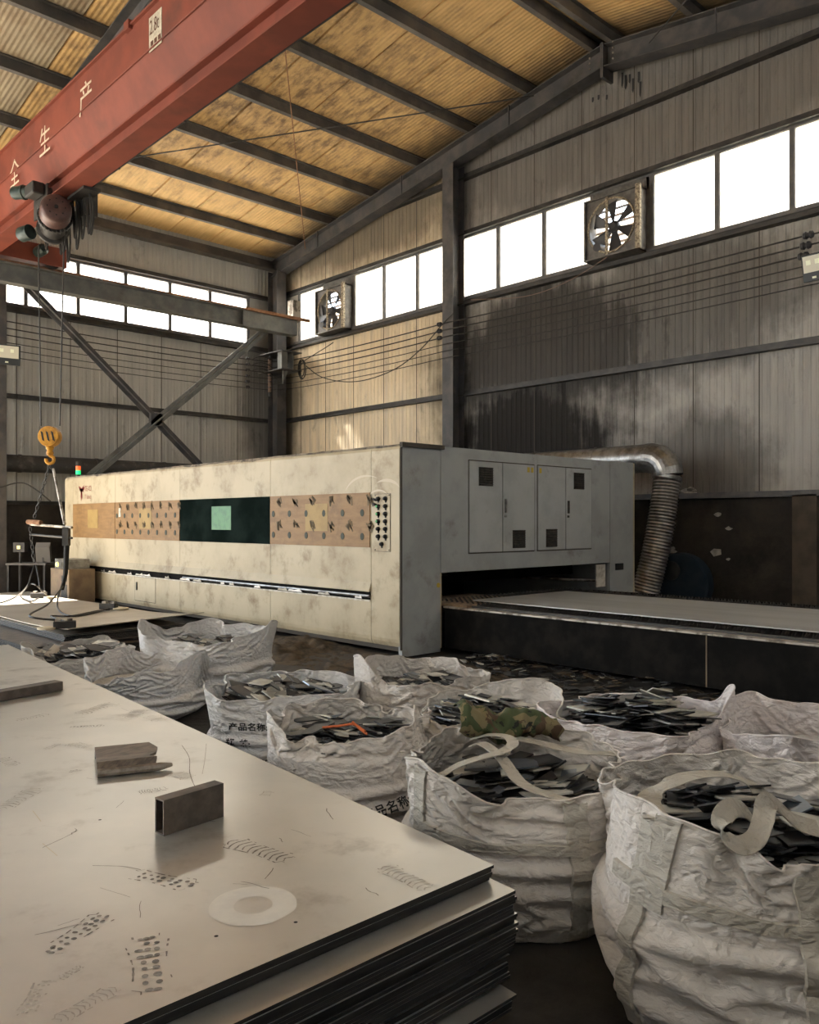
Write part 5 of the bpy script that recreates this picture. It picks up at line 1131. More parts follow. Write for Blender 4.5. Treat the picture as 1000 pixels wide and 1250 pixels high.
m1 = magnet(64, 768, rr_ + 0.35, 'black lifting clamp with cream handle at the lifted near sheet edge'); m2_ = magnet(143, 744, rr_ + 3.0, 'black lifting clamp with cream handle beside the machine front'); m3 = magnet(57, 730, rr_ + 3.2, 'black lifting clamp far back on the sheet under the spreader')
def cable(pts, label, r=0.013, name='lifting_cable'):
    m = MB(); m.tube(smooth_path(pts, 8), r, 6); tag(m.build(name, 'rubber_cable', smooth=True), label, 'cable')
cable([at(77, 715, d=DH - 0.2), at(72, 722, d=13.2), at(58, 738, d=12), at(36, 752, z=0.45), m1 + Vector((0.1, 0, 0.10))], 'black cable from the spreader to the near lifting clamp')
cable([at(76, 712, d=DH - 0.2), at(70, 735, d=13), at(74, 747, z=0.26), at(90, 752, z=0.26), at(115, 748, z=0.26), at(133, 743, z=0.27)], 'black cable looping on the sheet to the clamp by the machine')
cable([m1 + Vector((0.2, 0, 0.06)), at(62, 752, z=0.27), at(86, 752, z=0.26), at(118, 746, z=0.26), at(134, 744, z=0.27)], 'black cable lying straight across the sheet between two clamps')
cable([at(42, 690, d=DH + 0.2), at(38, 702, d=DH), at(33, 716, d=13.5), at(20, 728, z=0.27), at(0, 736, z=0.26), at(-20, 736, z=0.26)], 'black cable trailing off the sheet edge beyond the frame')
cable([m3 + Vector((0, 0, 0.05)), at(46, 716, d=14.0), at(38, 713, d=14.1), at(28, 722, d=14.0), at(26, 729, z=0.25), at(38, 734, z=0.25), at(47, 730, z=0.25)], 'black cable curled into a loop at the far clamp')
cable([at(44, 690, d=DH + 0.2), at(47, 705, d=DH), at(50, 720, d=DH), m3 + Vector((0, 0, 0.1))], 'black cable hanging from the lower chain to the far clamp')
cable([at(0, 595, d=17.0), at(30, 590, d=17.2), at(62, 612, d=17.4)], 'black cable slung across the dark corner behind the hook', 0.015, 'slung_cable')

# ------------------------------------------------------------------ bulk bags: small cloth solver
def sim_bags(specs, M=54, N=190, steps=70, passes=3):
    B=len(specs); rng=np.random.default_rng(7)
    th=np.linspace(0,2*np.pi,N,endpoint=False).astype(np.float32)
    g=lambda k:np.array([s[k] for s in specs],np.float32).reshape(B,1,1)
    R,H,Lc,zf,mound,rot,sq,slack=[g(k) for k in ('R','H','L','fill','mound','rot','sq','slack')]
    zt=np.linspace(0,1,M,dtype=np.float32).reshape(1,M,1)
    def se(t):                                    # rounded-square section
        a=t-rot
        return 1.0/((np.abs(np.cos(a))**sq+np.abs(np.sin(a))**sq)**(1/sq))*0.93
    # lumpy content: low-frequency bulges in angle and height
    K=6
    am=rng.normal(0,1,(B,K)).astype(np.float32); ph=rng.uniform(0,6.28,(B,K)).astype(np.float32); kz=rng.uniform(2,9,(B,K)).astype(np.float32)
    def Rc(t,z):
        p=0.90+0.10*np.sin(np.clip(z/(zf*1.0),0,1.15)*np.pi*0.62)
        l=0
        for q in range(K):
            l=l+am[:,q].reshape(B,1,1)*np.cos((q+1)*t+ph[:,q].reshape(B,1,1)+kz[:,q].reshape(B,1,1)*z)
        return R*se(t)*p*(1+0.012*l)
    T=np.broadcast_to(th.reshape(1,1,N),(B,M,N)).copy()
    Z=np.broadcast_to(zt*H,(B,M,N)).copy()
    r0=Rc(T,Z)*1.01
    nz=np.zeros((B,M,N),np.float32)
    for o in range(5):
        kx=rng.integers(2,22,(B,1,1)); ky=rng.uniform(2,30,(B,1,1)); p0=rng.uniform(0,6.28,(B,1,1))
        nz+=np.cos(kx*T+ky*zt+p0).astype(np.float32)
    r0=r0+0.006*nz+0.004*rng.normal(0,1,(B,M,N)).astype(np.float32)
    P=np.stack([r0*np.cos(T),r0*np.sin(T),Z+0.004*rng.normal(0,1,(B,M,N))],-1).astype(np.float32)
    P0=P.copy()
    # rest lengths: hoop from the content section with slack, height from cloth length
    tt=np.broadcast_to(th.reshape(1,1,N),(B,1,N)); rr=R*se(tt)
    ring=np.stack([rr*np.cos(tt),rr*np.sin(tt)],-1)
    seg=np.linalg.norm(np.roll(ring,-1,2)-ring,axis=-1,keepdims=True)*slack[...,None]      # B,1,N,1
    hoop=np.broadcast_to(seg,(B,M,N,1)).copy()
    taper=1-0.12*np.clip(1-zt*6,0,1)**2                       # bottom tucks in
    hoop*=taper[...,None]
    dv=(Lc/(M-1))[...,None]                                   # B,1,1,1
    # where the rim wants to stand: height and lean as smooth functions of the angle
    rz=np.zeros((B,1,N),np.float32); rr_=np.zeros((B,1,N),np.float32)
    for b,sp in enumerate(specs):
        rz[b]+=sp.get('wave',.02)*sum(np.cos(k*th+rng.uniform(0,6.28))/k**.5 for k in (2,3,5,7,11,17))
        rr_[b]+=sp.get('lean',0.0)+0.03*sum(np.cos(k*th+rng.uniform(0,6.28))/k**.5 for k in (2,4,6,9,14,22))
        for (ang,dr,dz,w) in sp.get('pins',()):
            d=(th-math.radians(ang)+np.pi)%(2*np.pi)-np.pi
            e=np.exp(-(d/math.radians(w))**2); rz[b]+=dz*e; rr_[b]+=dr*e
    up=np.clip((zt*H-zf*.75)/(H-zf*.75),0,1)                 # 0 below the fill, 1 at the rim
    Zt=Z+rz*up
    hoop*=(1+0.055*up)[...,None]
    Zt=Zt.astype(np.float32); pins=[]
    Rt=Rc(T,np.minimum(Z,zf*.9))*1.0+rr_*up**1.3
    P=np.stack([(Rt+0.006*nz)*np.cos(T),(Rt+.006*nz)*np.sin(T),Zt],-1).astype(np.float32)
    P+=0.004*rng.normal(0,1,P.shape).astype(np.float32)
    P0=P.copy(); upw=(up>0)*0.02
    V=np.zeros_like(P)
    def con(a,b,rest,k):
        d=b-a; l=np.sqrt((d*d).sum(-1,keepdims=True))+1e-9
        return d*(k*0.5*(l-rest)/l)
    grav=0.0002
    for st in range(steps):
        V*=0.86; V[...,2]-=grav
        Pp=P; P=P+V
        for it in range(passes):
            # hoop
            c=con(P,np.roll(P,-1,2),hoop,0.9); P=P+c*0.55-np.roll(c,1,2)*0.55
            # height
            c=con(P[:,:-1],P[:,1:],dv,1.0); P[:,:-1]+=c*0.55; P[:,1:]-=c*0.55
            # shear
            q=np.roll(P,-1,2); sd=np.sqrt(hoop[:,:-1]**2+dv**2)
            c=con(P[:,:-1],q[:,1:],sd,0.35); P[:,:-1]+=c*.5; P[:,1:]-=np.roll(c,1,2)*.5
            q=np.roll(P,1,2)
            c=con(P[:,:-1],q[:,1:],sd,0.35); P[:,:-1]+=c*.5; P[:,1:]-=np.roll(c,-1,2)*.5
            # bending: skip springs
            c=con(P,np.roll(P,-3,2),hoop*3,0.06); P=P+c*.5-np.roll(c,3,2)*.5
            c=con(P[:,:-3],P[:,3:],dv*3,0.10); P[:,:-3]+=c*.5; P[:,3:]-=c*.5
            # stiff hem
            c=con(P[:,-3:],np.roll(P[:,-3:],-4,2),hoop[:,-3:]*4,0.12); P[:,-3:]+=c*.5-np.roll(c,4,2)*.5
            # contents
            rad=np.sqrt(P[...,0]**2+P[...,1]**2)+1e-6; t=np.arctan2(P[...,1],P[...,0]); z=P[...,2]
            rc=Rc(t,z)
            inn=(rad<rc)&(z<zf)
            near=rad>rc*0.80
            sc=np.where(inn&near,rc/rad,1.0)[...,None]
            P[...,:2]*=sc
            top=zf+mound*(1-np.clip(rad/(rc+1e-6),0,1)**2)+0.006
            low=(rad<rc*0.97)&(z<top)&~(inn&near)
            P[...,2]=np.where(low,top,P[...,2])
            P[...,2]=np.maximum(P[...,2],0.004)
            P[:,0]=P0[:,0]*np.array([0.93,0.93,1],np.float32); 
            P[...,2]+=(Zt-P[...,2])*0.02
            rad=np.sqrt(P[...,0]**2+P[...,1]**2)+1e-6
            P[...,:2]*=(1+(Rt/rad-1)*upw)[...,None]
        V=(P-Pp)
        # friction against the contents
        V*=np.where((inn)[...,None],0.75,1.0)
    return P,th,Rc

D2R = math.radians
# 227 degrees faces the standpoint, 137 is to its left, 317 to its right
BAGS = [
 dict(key='A', x=2.80, y=1.28, R=.50, H=.66, L=.80, fill=.50, mound=.10, rot=D2R(32), sq=3.2, slack=1.04, wave=.02, pins=[(165, -.02, .06, 22), (227, -.02, -.05, 30), (290, 0, .03, 25)], cloth='bag_white',
      label='large dirty white bulk bag with a curled strap loop, in front of the pinkish bag', scrap='flat steel offcut in the dirty bag with the curled strap loop'),
 dict(key='B', x=2.76, y=2.28, R=.47, H=.60, L=.76, fill=.44, mound=.06, rot=D2R(37), sq=3.0, slack=1.04, wave=.015, pins=[(222, -.02, -.06, 35), (265, .03, .02, 15), (172, .0, .05, 20), (60, -.04, .03, 40)], cloth='bag_white',
      label='dirty white bulk bag with crossing straps and a camouflage cloth on its rim', scrap='flat steel offcut in the bag under the camouflage cloth'),
 dict(key='C', x=2.78, y=3.40, R=.43, H=.56, L=.76, fill=.45, mound=.06, rot=D2R(20), sq=2.6, slack=1.09, wave=.03, pins=[(200, -.05, -.02, 25), (300, -.06, .06, 22), (150, 0, .04, 20)], cloth='bag_white',
      label='crumpled dirty white bulk bag with slanting black print and an orange tie', scrap='flat steel offcut in the crumpled bag with the orange tie'),
 dict(key='D', x=3.02, y=4.33, R=.45, H=.58, L=.70, fill=.47, mound=.10, rot=D2R(40), sq=3.6, slack=1.03, wave=.015, pins=[(165, .02, .05, 18), (230, .0, -.02, 30)], cloth='bag_grey_white',
      label='upright whitish bulk bag with straight rows of black print', scrap='long dark steel offcut in the bag with straight black print'),
 dict(key='E', x=3.86, y=3.98, R=.43, H=.60, L=.80, fill=.48, mound=.05, rot=D2R(0), sq=2.8, slack=1.07, wave=.02, pins=[(150, .02, .16, 18), (100, .0, .08, 25), (20, .0, .02, 30), (230, .0, -.02, 40)], cloth='bag_white',
      label='white bulk bag with one tall peaked corner, nearest the machine corner', scrap='flat steel offcut in the bag with the tall peaked corner'),
 dict(key='F', x=3.50, y=3.05, R=.41, H=.57, L=.70, fill=.50, mound=.08, rot=D2R(30), sq=2.8, slack=1.05, wave=.02, pins=[(20, .05, .10, 30), (330, .03, .08, 25), (200, -.03, -.04, 40)], cloth='bag_white',
      label='white bulk bag wedged behind the camouflage cloth, heaped with offcuts', scrap='flat steel offcut heaped in the bag behind the camouflage cloth'),
 dict(key='G', x=3.92, y=2.40, R=.45, H=.59, L=.73, fill=.49, mound=.15, rot=D2R(2), sq=3.4, slack=1.04, wave=.012, pins=[(312, .0, .20, 14), (230, .0, -.02, 40), (120, .04, .03, 18)], cloth='bag_pink_white',
      label='clean white bulk bag heaped high, with a folded horn at one corner', scrap='flat steel offcut in the heaped bag with the folded horn'),
 dict(key='H', x=4.38, y=1.66, R=.46, H=.58, L=.78, fill=.42, mound=.0, rot=D2R(10), sq=2.4, slack=1.10, wave=.02, pins=[(170, .04, .0, 30), (70, .03, .05, 25), (250, -.03, -.06, 25)], cloth='bag_pink_white',
      label='pinkish white crumpled bulk bag standing open by the shuttle table', scrap=None),
 dict(key='I', x=4.02, y=7.05, R=.56, H=.56, L=.72, fill=.42, mound=.04, rot=D2R(25), sq=3.0, slack=1.06, wave=.02, pins=[(140, .03, .14, 16), (60, .02, .06, 20), (320, .06, .10, 18), (230, -.02, -.04, 30)], cloth='bag_grey_white',
      label='wide clean white bulk bag with two raised corners, in front of the machine', scrap='flat steel offcut deep in the wide bag with raised corners'),
 dict(key='J', x=3.20, y=6.62, R=.47, H=.42, L=.66, fill=.26, mound=.03, rot=D2R(30), sq=2.8, slack=1.10, wave=.03, pins=[(200, .02, -.06, 25), (310, .03, .08, 18), (100, -.02, .07, 25), (260, 0, -.04, 20)], cloth='bag_grey_white',
      label='half collapsed pale bulk bag sagging open beside the wide white bag', scrap=None),
 dict(key='K', x=3.02, y=7.60, R=.45, H=.44, L=.60, fill=.38, mound=.07, rot=D2R(15), sq=2.8, slack=1.08, wave=.025, pins=[(140, .02, .08, 18), (60, .0, .05, 25), (230, .0, -.03, 30)], cloth='bag_grey',
      label='small grey bulk bag full of offcuts, next to the rear sheet stack', scrap='short bright edged offcut in the small grey bag by the rear stack'),
]
PB, THS, RCF = sim_bags(BAGS, M=64, N=240, steps=70, passes=4)
MR, NC = PB.shape[1:3]
ii = np.arange(MR * NC).reshape(MR, NC); nx_ = np.roll(ii, -1, 1)
QUADS = np.stack([ii[:-1], nx_[:-1], nx_[1:], ii[1:]], -1).reshape(-1, 4).tolist()
def bag_normals(P):
    du = np.roll(P, -1, 1) - np.roll(P, 1, 1); dv_ = np.zeros_like(P); dv_[1:-1] = P[2:] - P[:-2]; dv_[0] = P[1] - P[0]; dv_[-1] = P[-1] - P[-2]
    nn_ = np.cross(du, dv_); return nn_ / (np.linalg.norm(nn_, axis=-1, keepdims=True) + 1e-9)
class Bag: pass
BAG = {}
for bi, s in enumerate(BAGS):
    g = Bag(); g.s = s; g.P = PB[bi]; g.N = bag_normals(PB[bi])
    g.root = empty('bulk_bag', (s['x'], s['y'], 0), s['label'], 'bag')
    me = bpy.data.meshes.new('bag_cloth'); me.from_pydata(g.P.reshape(-1, 3).tolist(), [], QUADS); me.shade_smooth(); me.materials.append(MATS[s['cloth']])
    o = link('bag_cloth', me, g.root)
    if s['key'] in 'ABCG':
        sb = o.modifiers.new('subdivision', 'SUBSURF'); sb.levels = 1; sb.render_levels = 1
    # rolled hem along the rim
    rim = [Vector(p) for p in g.P[-1]]; m = MB(); m.tube(rim + [rim[0]], 0.0045, 5, caps=False); m.v = [tuple(v) for v in m.v]
    me = m.mesh('hem', s['cloth'], True); link('hem', me, g.root)
    BAG[s['key']] = g
def surf(g, ang, v, off=0.004):
    """point on a bag's cloth: angle in degrees, v = 0 bottom .. 1 rim"""
    a = (ang % 360) / 360 * NC; i = v * (MR - 1); i0 = int(min(max(i, 0), MR - 2)); j0 = int(a) % NC; j1 = (j0 + 1) % NC; fi, fj = i - i0, a - int(a)
    def bl(Aq): return (Aq[i0, j0] * (1 - fi) * (1 - fj) + Aq[i0 + 1, j0] * fi * (1 - fj) + Aq[i0, j1] * (1 - fi) * fj + Aq[i0 + 1, j1] * fi * fj)
    return Vector(bl(g.P) + bl(g.N) * off)
def smooth_surf(g, ang, v, off, da=3.0, dv_=0.02):
    p = Vector((0, 0, 0))
    for a in (-da, 0, da):
        for b in (-dv_, 0, dv_): p += surf(g, ang + a, min(max(v + b, 0), 1), off)
    return p / 9
def taut(g, ang, v, off):
    # a strap bridges the folds: it rides on the outermost cloth around it
    p = smooth_surf(g, ang, v, 0.0, 3.0, 0.02); r = math.hypot(p.x, p.y); rm = r
    for a in (-4, -2, 0, 2, 4):
        for b in (-0.03, 0.0, 0.03):
            q = surf(g, ang + a, min(max(v + b, 0), 1), 0.0); rm = max(rm, math.hypot(q.x, q.y))
    k = (0.55 * rm + 0.45 * max(r, rm - 0.012) + off) / r
    return Vector((p.x * k, p.y * k, p.z))
def ribbon_mesh(centres, sides, w, t=0.004):
    m = MB(); n_ = len(centres); vs = []
    for i, (c, s_) in enumerate(zip(centres, sides)):
        tg = (centres[min(i + 1, n_ - 1)] - centres[max(i - 1, 0)]).normalized(); s_ = s_.normalized(); nr = tg.cross(s_).normalized()
        for a, b in ((-1, -1), (-0.34, -1), (0.34, -1), (1, -1), (1, 1), (0.34, 1.5), (-0.34, 1.5), (-1, 1)): vs.append(c + s_ * (a * w / 2) + nr * (b * t / 2))
    fs = [(i * 8 + k, i * 8 + (k + 1) % 8, (i + 1) * 8 + (k + 1) % 8, (i + 1) * 8 + k) for i in range(n_ - 1) for k in range(8)] + [tuple(range(8)), tuple(range((n_ - 1) * 8, n_ * 8))]
    m.add(vs, fs); return m
def strap_on(key, a0, a1, v0, v1, w, name='strap', n_=40, off=0.009, wob=0.0):
    g = BAG[key]; m = MB(); vs = []; hw = w / 2
    vert = abs(v1 - v0) * 0.7 > abs(a1 - a0) / 57.3 * 0.45
    for i in range(n_ + 1):
        t = i / n_; a = a0 + (a1 - a0) * t + wob * math.sin(t * 7); v = v0 + (v1 - v0) * t
        for k in (-1, -0.92, 0.92, 1):
            if vert: vs.append(taut(g, a + k * hw / g.s['R'] * 57.3, v, off if abs(k) < 0.95 else -0.004))
            else: vs.append(taut(g, a, min(max(v + k * hw / g.s['L'], 0), 1), off if abs(k) < 0.95 else -0.004))
    m.add(vs, [(i * 4 + k, i * 4 + k + 1, i * 4 + k + 5, i * 4 + k + 4) for i in range(n_) for k in range(3)])
    me = m.mesh(name, 'bag_strap', True); return link(name, me, g.root)
def loop_strap(key, pts, w, name='strap_loop', nrm=(0, 0, 1), twist=None, side=None):
    g = BAG[key]; base = g.root.location; P_ = smooth_path(pts, 8); n_ = len(P_); sides = []
    for i in range(n_):
        tg = (P_[min(i + 1, n_ - 1)] - P_[max(i - 1, 0)]).normalized(); nn_ = Vector(nrm)
        if twist: nn_ = Vector(twist[0]).lerp(Vector(twist[1]), i / (n_ - 1))
        s_ = Vector(side) - tg * tg.dot(Vector(side)) if side else tg.cross(nn_); sides.append(s_ if s_.length > 1e-3 else Vector((1, 0, 0)))
    m = ribbon_mesh([p - base for p in P_], sides, w); me = m.mesh(name, 'bag_strap', True); return link(name, me, g.root)
def print_on(key, body, a_start, v_base, size, mat_name='ink_black', slope=0.0, name='print', squeeze=1.0):
    """text laid onto the cloth: every vertex follows the surface"""
    g = BAG[key]; vs, fs = text_mesh(body, size, 0.022); m = MB(); out = []
    for x, y, _ in vs:
        x *= squeeze; out.append(smooth_surf(g, a_start + x / g.s['R'] * 57.3 * 0.95, min(max(v_base + (y + slope * x) / g.s['L'], 0), 1), 0.0035, 0.8, 0.004))
    m.add(out, fs); me = m.mesh(name, mat_name); return link(name, me, g.root)
def line_on(key, a0, a1, v0, v1, w=0.006, name='print_line', matn='ink_black'):
    g = BAG[key]; n_ = 14; m = MB(); vs = []
    for i in range(n_ + 1):
        t = i / n_
        for k in (-0.5, 0.5): vs.append(smooth_surf(g, a0 + (a1 - a0) * t, v0 + (v1 - v0) * t + k * w / g.s['L'], 0.0035, 0.8, 0.004))
    m.add(vs, [(2 * i, 2 * i + 1, 2 * i + 3, 2 * i + 2) for i in range(n_)]); me = m.mesh(name, matn); return link(name, me, g.root)

# straps of the two nearest bags
strap_on('B', 247, 251, 0.98, 0.05, 0.075); strap_on('B', 172, 168, 0.98, 0.30, 0.075); strap_on('B', 165, 305, 0.66, 0.66, 0.055, 'seam_band', 80)
strap_on('A', 168, 163, 0.96, 0.03, 0.060); strap_on('A', 224, 227, 0.96, 0.05, 0.070); strap_on('A', 150, 300, 0.70, 0.66, 0.050, 'seam_band', 80)
strap_on('A', 176, 172, 1.0, 0.62, 0.085, 'corner_patch', 20)
gB = BAG['B']; gA = BAG['A']
def W(g, ang, v, off=0.01): return g.root.location + smooth_surf(g, ang, v, off)
cB, lB, rB = W(gB, 247, 0.97), W(gB, 172, 0.95), W(gB, 330, 0.97)
loop_strap('B', [cB + Vector((0, 0, 0.01)), at(640, 958, d=3.28), at(612, 925, d=3.45), at(590, 908, d=3.55), at(578, 910, d=3.6)], 0.055)
loop_strap('B', [lB, at(530, 950, d=3.35), at(560, 934, d=3.38), at(590, 924, d=3.42), at(612, 918, d=3.46), at(626, 908, d=3.55), at(618, 899, d=3.65), at(596, 897, d=3.72), at(575, 902, d=3.75)], 0.05)
loop_strap('B', [at(600, 898, d=3.78), at(640, 903, d=3.75), at(680, 912, d=3.7), at(712, 918, d=3.6), rB], 0.075)
lA = W(gA, 172, 0.97)
loop_strap('A', [lA, at(792, 975, d=2.95), at(820, 955, d=3.0), at(850, 946, d=3.05), at(885, 946, d=3.1), at(915, 957, d=3.1), at(938, 978, d=3.05)], 0.085)
loop_strap('A', [at(1000, 1012, d=2.60), at(972, 1003, d=2.58), at(948, 982, d=2.54), at(936, 980, d=2.50), at(932, 1000, d=2.46), at(922, 1024, d=2.43), at(902, 1032, d=2.42), at(884, 1018, d=2.43), at(882, 998, d=2.46), at(894, 986, d=2.52), at(910, 990, d=2.58), at(922, 1006, d=2.64)], 0.062, side=(CA * 0.8, SA * 0.8, 0.62))
# print
print_on('D', '产品名称:', 192, 0.70, 0.058); line_on('D', 231, 256, 0.695, 0.69); print_on('D', '规  格:', 191, 0.54, 0.054); line_on('D', 229, 256, 0.54, 0.54)
print_on('D', '数  量: 1000', 195, 0.38, 0.052); print_on('D', 'Ds', 240, 0.90, 0.055, slope=-0.1, name='hand_writing'); print_on('D', '6×', 247, 0.71, 0.07, name='hand_writing'); line_on('D', 235, 260, 0.37, 0.37)
print_on('C', '产品名称:', 236, 0.36, 0.065, slope=0.18); print_on('C', '规  格:', 240, 0.20, 0.060, slope=0.15); print_on('C', '数  量:', 242, 0.07, 0.055, slope=0.12); line_on('C', 246, 275, 0.20, 0.24)
# orange tie on the grey bag
gC = BAG['C']; m = MB(); m.tube(smooth_path([at(394, 888, d=4.05), at(415, 886, d=4.02), at(432, 884, d=4.0), at(440, 890, d=3.98), at(448, 896, d=3.95)], 6), 0.006, 6)
m.tube(smooth_path([at(430, 881, d=4.0), at(436, 886, d=3.99), at(446, 893, d=3.95)], 5), 0.006, 6); tag(m.build('orange_tie', 'orange_tie', smooth=True), 'orange plastic tie lying over the rim of a crumpled white bag', 'tie')
# camouflage cloth thrown over the rim between two bags
c0 = at(558, 882, d=3.80); c1 = at(680, 888, d=3.90); ud = (c1 - c0); Lu = ud.length; ud.normalize(); vd = Vector((ud.y, -ud.x, 0)); vd = vd if vd.dot(Vector((CA, SA, 0))) < 0 else -vd
m = MB(); nu, nv = 60, 34; vs = []
for j in range(nv + 1):
    for i in range(nu + 1):
        s_, t = i / nu, j / nv; a = t * 3.4 - 1.0
        r_ = 0.072 * (1 + 0.35 * noise.noise((s_ * 3.5, t * 0.6, 3))) + 0.02 * noise.noise((s_ * 9, t * 2.5, 5)) + 0.010 * noise.noise((s_ * 20, t * 6, 8)); r_ *= (0.75 + 0.35 * math.sin(math.pi * min(1, s_ * 1.1 + 0.1)))
        p = c0 + ud * (Lu * s_ + 0.02 * noise.noise((t * 4, s_ * 4, 1))) + vd * (r_ * math.cos(a) * 1.15) + Vector((0, 0, r_ * math.sin(a) * 0.95 + 0.018 * math.sin(s_ * 9 + 1) + 0.014 * noise.noise((s_ * 6, t * 5, 9))))
        vs.append(p)
m.add(vs, [(j * (nu + 1) + i, j * (nu + 1) + i + 1, (j + 1) * (nu + 1) + i + 1, (j + 1) * (nu + 1) + i) for j in range(nv) for i in range(nu)])
o = m.build('camouflage_cloth', 'camouflage', smooth=True); tag(o, 'bunched green camouflage cloth thrown over the bag rims', 'cloth'); sd_ = o.modifiers.new('thickness', 'SOLIDIFY'); sd_.thickness = 0.004

# ------------------------------------------------------------------ steel offcuts in the bags
cr = random.Random(77)
def scrap_outline(kind, L, Wd):
    if kind == 0: pr = [(-.5, -.5), (.5, -.5), (.5, .5), (-.5, .5)]
    elif kind == 1: pr = [(-.5, -.4), (.2, -.5), (.5, -.1), (.45, .5), (-.3, .45)]
    elif kind == 2: pr = [(-.5, -.5), (.5, -.5), (.5, .0), (.1, .05), (.05, .5), (-.5, .5)]
    elif kind == 3: pr = [(-.5, -.2), (-.1, -.5), (.5, -.35), (.35, .5), (-.2, .4)]
    elif kind == 4: pr = [(-.5, -.5), (.5, -.3), (.5, .3), (-.5, .5)]
    elif kind == 5: pr = [(0.5 * math.cos(a), 0.5 * math.sin(a)) for a in [i * math.pi / 7 for i in range(8)]] + [(-.5, -.45), (.5, -.45)]
    else: pr = [(-.5, -.5), (.35, -.5), (.5, .5), (-.35, .5)]
    return [(a * L, b * Wd) for a, b in pr]
MM = ['scrap_black', 'scrap_black', 'scrap_grey', 'scrap_grey', 'scrap_bright', 'scrap_blue']
SCR = {}
for kind in range(7):
    for mi, mt in enumerate(MM):
        m = MB(); m.prism(scrap_outline(kind, 1.0, 1.0), (0, 0, -0.5), (0, 0, 0.5), (1, 0, 0), (0, 1, 0)); SCR[(kind, mi)] = m.mesh('steel_offcut', mt)
def top_z(g, x, y):
    s = g.s; r = math.hypot(x, y); R_ = s['R'] * 0.92; return s['fill'] + s['mound'] * max(0, 1 - (r / R_) ** 2)
def scrap_xform(g, r_lo, r_hi, layer, lay_dir, big):
    s = g.s; rr = s['R'] * math.sqrt(cr.uniform(r_lo, r_hi)) * 0.71; a = cr.uniform(0, math.tau); x, y = rr * math.cos(a), rr * math.sin(a)
    L_ = cr.uniform(0.07, 0.17) * big; Wd = cr.uniform(0.4, 0.9) * L_; t_ = cr.uniform(0.004, 0.009)
    tilt = abs(cr.gauss(0.22, 0.16)); az = lay_dir + cr.gauss(0, 0.7); axis = Vector((math.cos(az), math.sin(az), 0))
    q = Matrix.Rotation(tilt, 4, axis) @ Matrix.Rotation(cr.uniform(0, math.tau), 4, 'Z') @ Matrix.Diagonal((L_, Wd, t_, 1))
    return Matrix.Translation((x, y, top_z(g, x, y) + layer)) @ q
counts = dict(A=48, B=58, C=32, D=34, E=14, F=32, G=54, I=10, K=18)
stuff = MB(); mats_st = ['scrap_black', 'scrap_grey', 'scrap_bright']
tot = 0
for key, g in BAG.items():
    s = g.s; loc = g.root.location; lay = {'G': 2.4, 'D': 0.6, 'A': 2.2}.get(key, cr.uniform(0, 6.28))
    # the heap below the countable pieces
    rings, segs = 7, 26; vs = []
    for i in range(rings + 1):
        for j in range(segs):
            r_ = s['R'] * 0.90 * i / rings; a = j * math.tau / segs; x, y = r_ * math.cos(a), r_ * math.sin(a); vs.append((loc.x + x, loc.y + y, top_z(g, x, y) - 0.05 + (0.03 * noise.noise((x * 9, y * 9, 1)) if s['scrap'] else 0)))
    if s['scrap'] is None:
        continue
    stuff.mat = 0; stuff.add(vs, [(i * segs + j, i * segs + (j + 1) % segs, (i + 1) * segs + (j + 1) % segs, (i + 1) * segs + j) for i in range(rings) for j in range(segs)])
    for i in range(220):
        M_ = scrap_xform(g, 0.0, 1.0, cr.uniform(-0.05, 0.004), lay, 1.05); stuff.mat = cr.choice((0, 0, 0, 0, 1, 2, 2)); pr = scrap_outline(cr.randint(0, 6), 1, 1); k = len(pr)
        vv = [M_ @ Vector((a, b, z)) + loc for z in (-0.5, 0.5) for a, b in pr]
        stuff.add(vv, [tuple(range(k))[::-1], tuple(range(k, 2 * k))] + [(j, (j + 1) % k, k + (j + 1) % k, k + j) for j in range(k)])
    for i in range(counts.get(key, 0)):
        M_ = scrap_xform(g, 0.0, 1.0, cr.uniform(0.005, 0.05), lay, 1.35 if key in 'ABG' else 1.2)
        o = link('steel_offcut', SCR[(cr.randint(0, 6), cr.choice((0, 1, 0, 1, 2, 4, 4, 5) if key != 'B' else (0, 1, 0, 2, 3, 4, 4, 5, 5)))]); o.matrix_world = Matrix.Translation(loc) @ M_
        tag(o, s['scrap'], 'offcut', 'steel offcuts in bag ' + {'A': 'with curled strap', 'B': 'under camouflage cloth', 'C': 'with orange tie', 'D': 'with straight print', 'E': 'with peaked corner', 'F': 'behind camouflage cloth', 'G': 'with folded horn', 'I': 'with raised corners', 'K': 'by rear stack'}[key]); tot += 1
o = stuff.build('offcut_heap', mats_st, origin=(3.3, 3.3, 0.4)); tag(o, 'jumbled small steel offcuts filling the bulk bags below the larger pieces', 'scrap', kind='stuff')
# crumpled liner inside the two bags without offcuts
for key, mt in (('H', 'bag_grey_white'), ('J', 'cabinet_tan')):
    g = BAG[key]; s = g.s; rings, segs = 16, 60; vs = []
    for i in range(rings + 1):
        for j in range(segs):
            a = j * math.tau / segs; r_ = s['R'] * 0.93 * i / rings; x, y = r_ * math.cos(a), r_ * math.sin(a); vs.append((x, y, top_z(g, x, y) + 0.03 * noise.noise((x * 7, y * 7, 2)) + 0.015 * noise.noise((x * 18, y * 18, 4))))
    m = MB(); m.add(vs, [(i * segs + j, i * segs + (j + 1) % segs, (i + 1) * segs + (j + 1) % segs, (i + 1) * segs + j) for i in range(rings) for j in range(segs)])
    link('inner_liner', m.mesh('inner_liner', mt if key == 'H' else 'bag_grey', True), g.root)
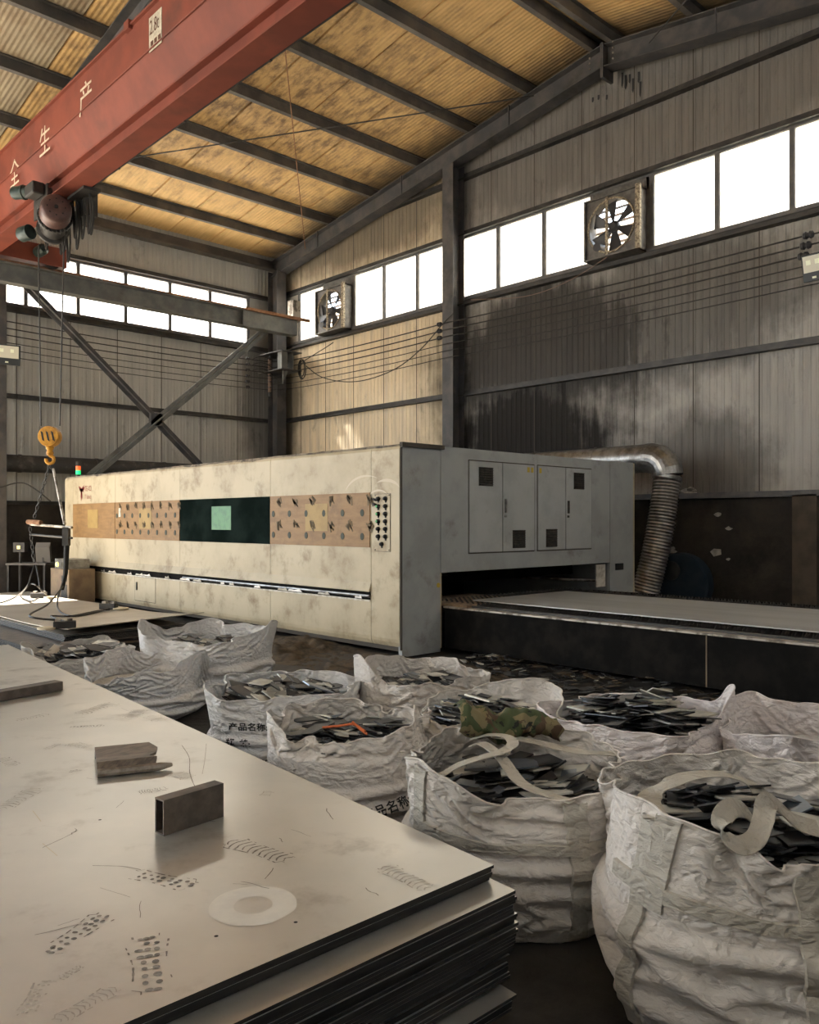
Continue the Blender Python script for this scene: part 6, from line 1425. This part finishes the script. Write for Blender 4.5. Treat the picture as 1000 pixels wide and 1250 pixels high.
# offcuts and dirt on the floor under the table and along the machine
fl_ = MB()
for i in range(420):
    y = cr.uniform(3.2, 6.6); x = cr.uniform(6.2, 7.6) - (0.3 if y < 4 else 0); L_ = cr.uniform(0.05, 0.16)
    M_ = Matrix.Translation((x, y, 0.02 + 0.10 * max(0, noise.noise((x * 1.5, y * 1.5, 0)) + 0.3) * cr.random())) @ Matrix.Rotation(cr.uniform(-0.35, 0.35), 4, 'X') @ Matrix.Rotation(cr.uniform(0, 6.28), 4, 'Z') @ Matrix.Diagonal((L_, L_ * 0.6, 0.006, 1))
    fl_.mat = cr.choice((0, 0, 0, 1, 3, 3, 2 if cr.random() < 0.3 else 0)); pr = scrap_outline(cr.randint(0, 6), 1, 1); k = len(pr); vv = [M_ @ Vector((a, b, z)) for z in (-0.5, 0.5) for a, b in pr]
    fl_.add(vv, [tuple(range(k))[::-1], tuple(range(k, 2 * k))] + [(j, (j + 1) % k, k + (j + 1) % k, k + j) for j in range(k)])
o = fl_.build('floor_scrap', ['scrap_black', 'scrap_grey', 'scrap_bright', 'dirt_heap']); tag(o, 'small steel scraps scattered on the floor below the shuttle table', 'scrap', kind='stuff')
dm = MB(); nx2, ny2 = 40, 120; vs = []
for j in range(ny2 + 1):
    for i in range(nx2 + 1):
        x = 5.3 + 1.5 * i / nx2; y = 5.2 + 5.0 * j / ny2; e_ = min(1, 4 * i / nx2, 4 * (nx2 - i) / nx2) * min(1, 6 * j / ny2, 6 * (ny2 - j) / ny2)
        hgt = max(0, noise.noise((x * 1.7, y * 1.1, 4)) * 0.16 + 0.05) + 0.04 * noise.noise((x * 7, y * 7, 2)) + 0.025 * noise.noise((x * 19, y * 19, 6)); vs.append((x, y, -0.005 + max(0.0, hgt) * e_))
dm.add(vs, [(j * (nx2 + 1) + i, j * (nx2 + 1) + i + 1, (j + 1) * (nx2 + 1) + i + 1, (j + 1) * (nx2 + 1) + i) for j in range(ny2) for i in range(nx2)])
o = dm.build('dirt_heap', 'dirt_heap', smooth=True); tag(o, 'swept brown dirt and cutting dust along the machine foot', 'dirt', kind='stuff')
print('offcuts', tot)
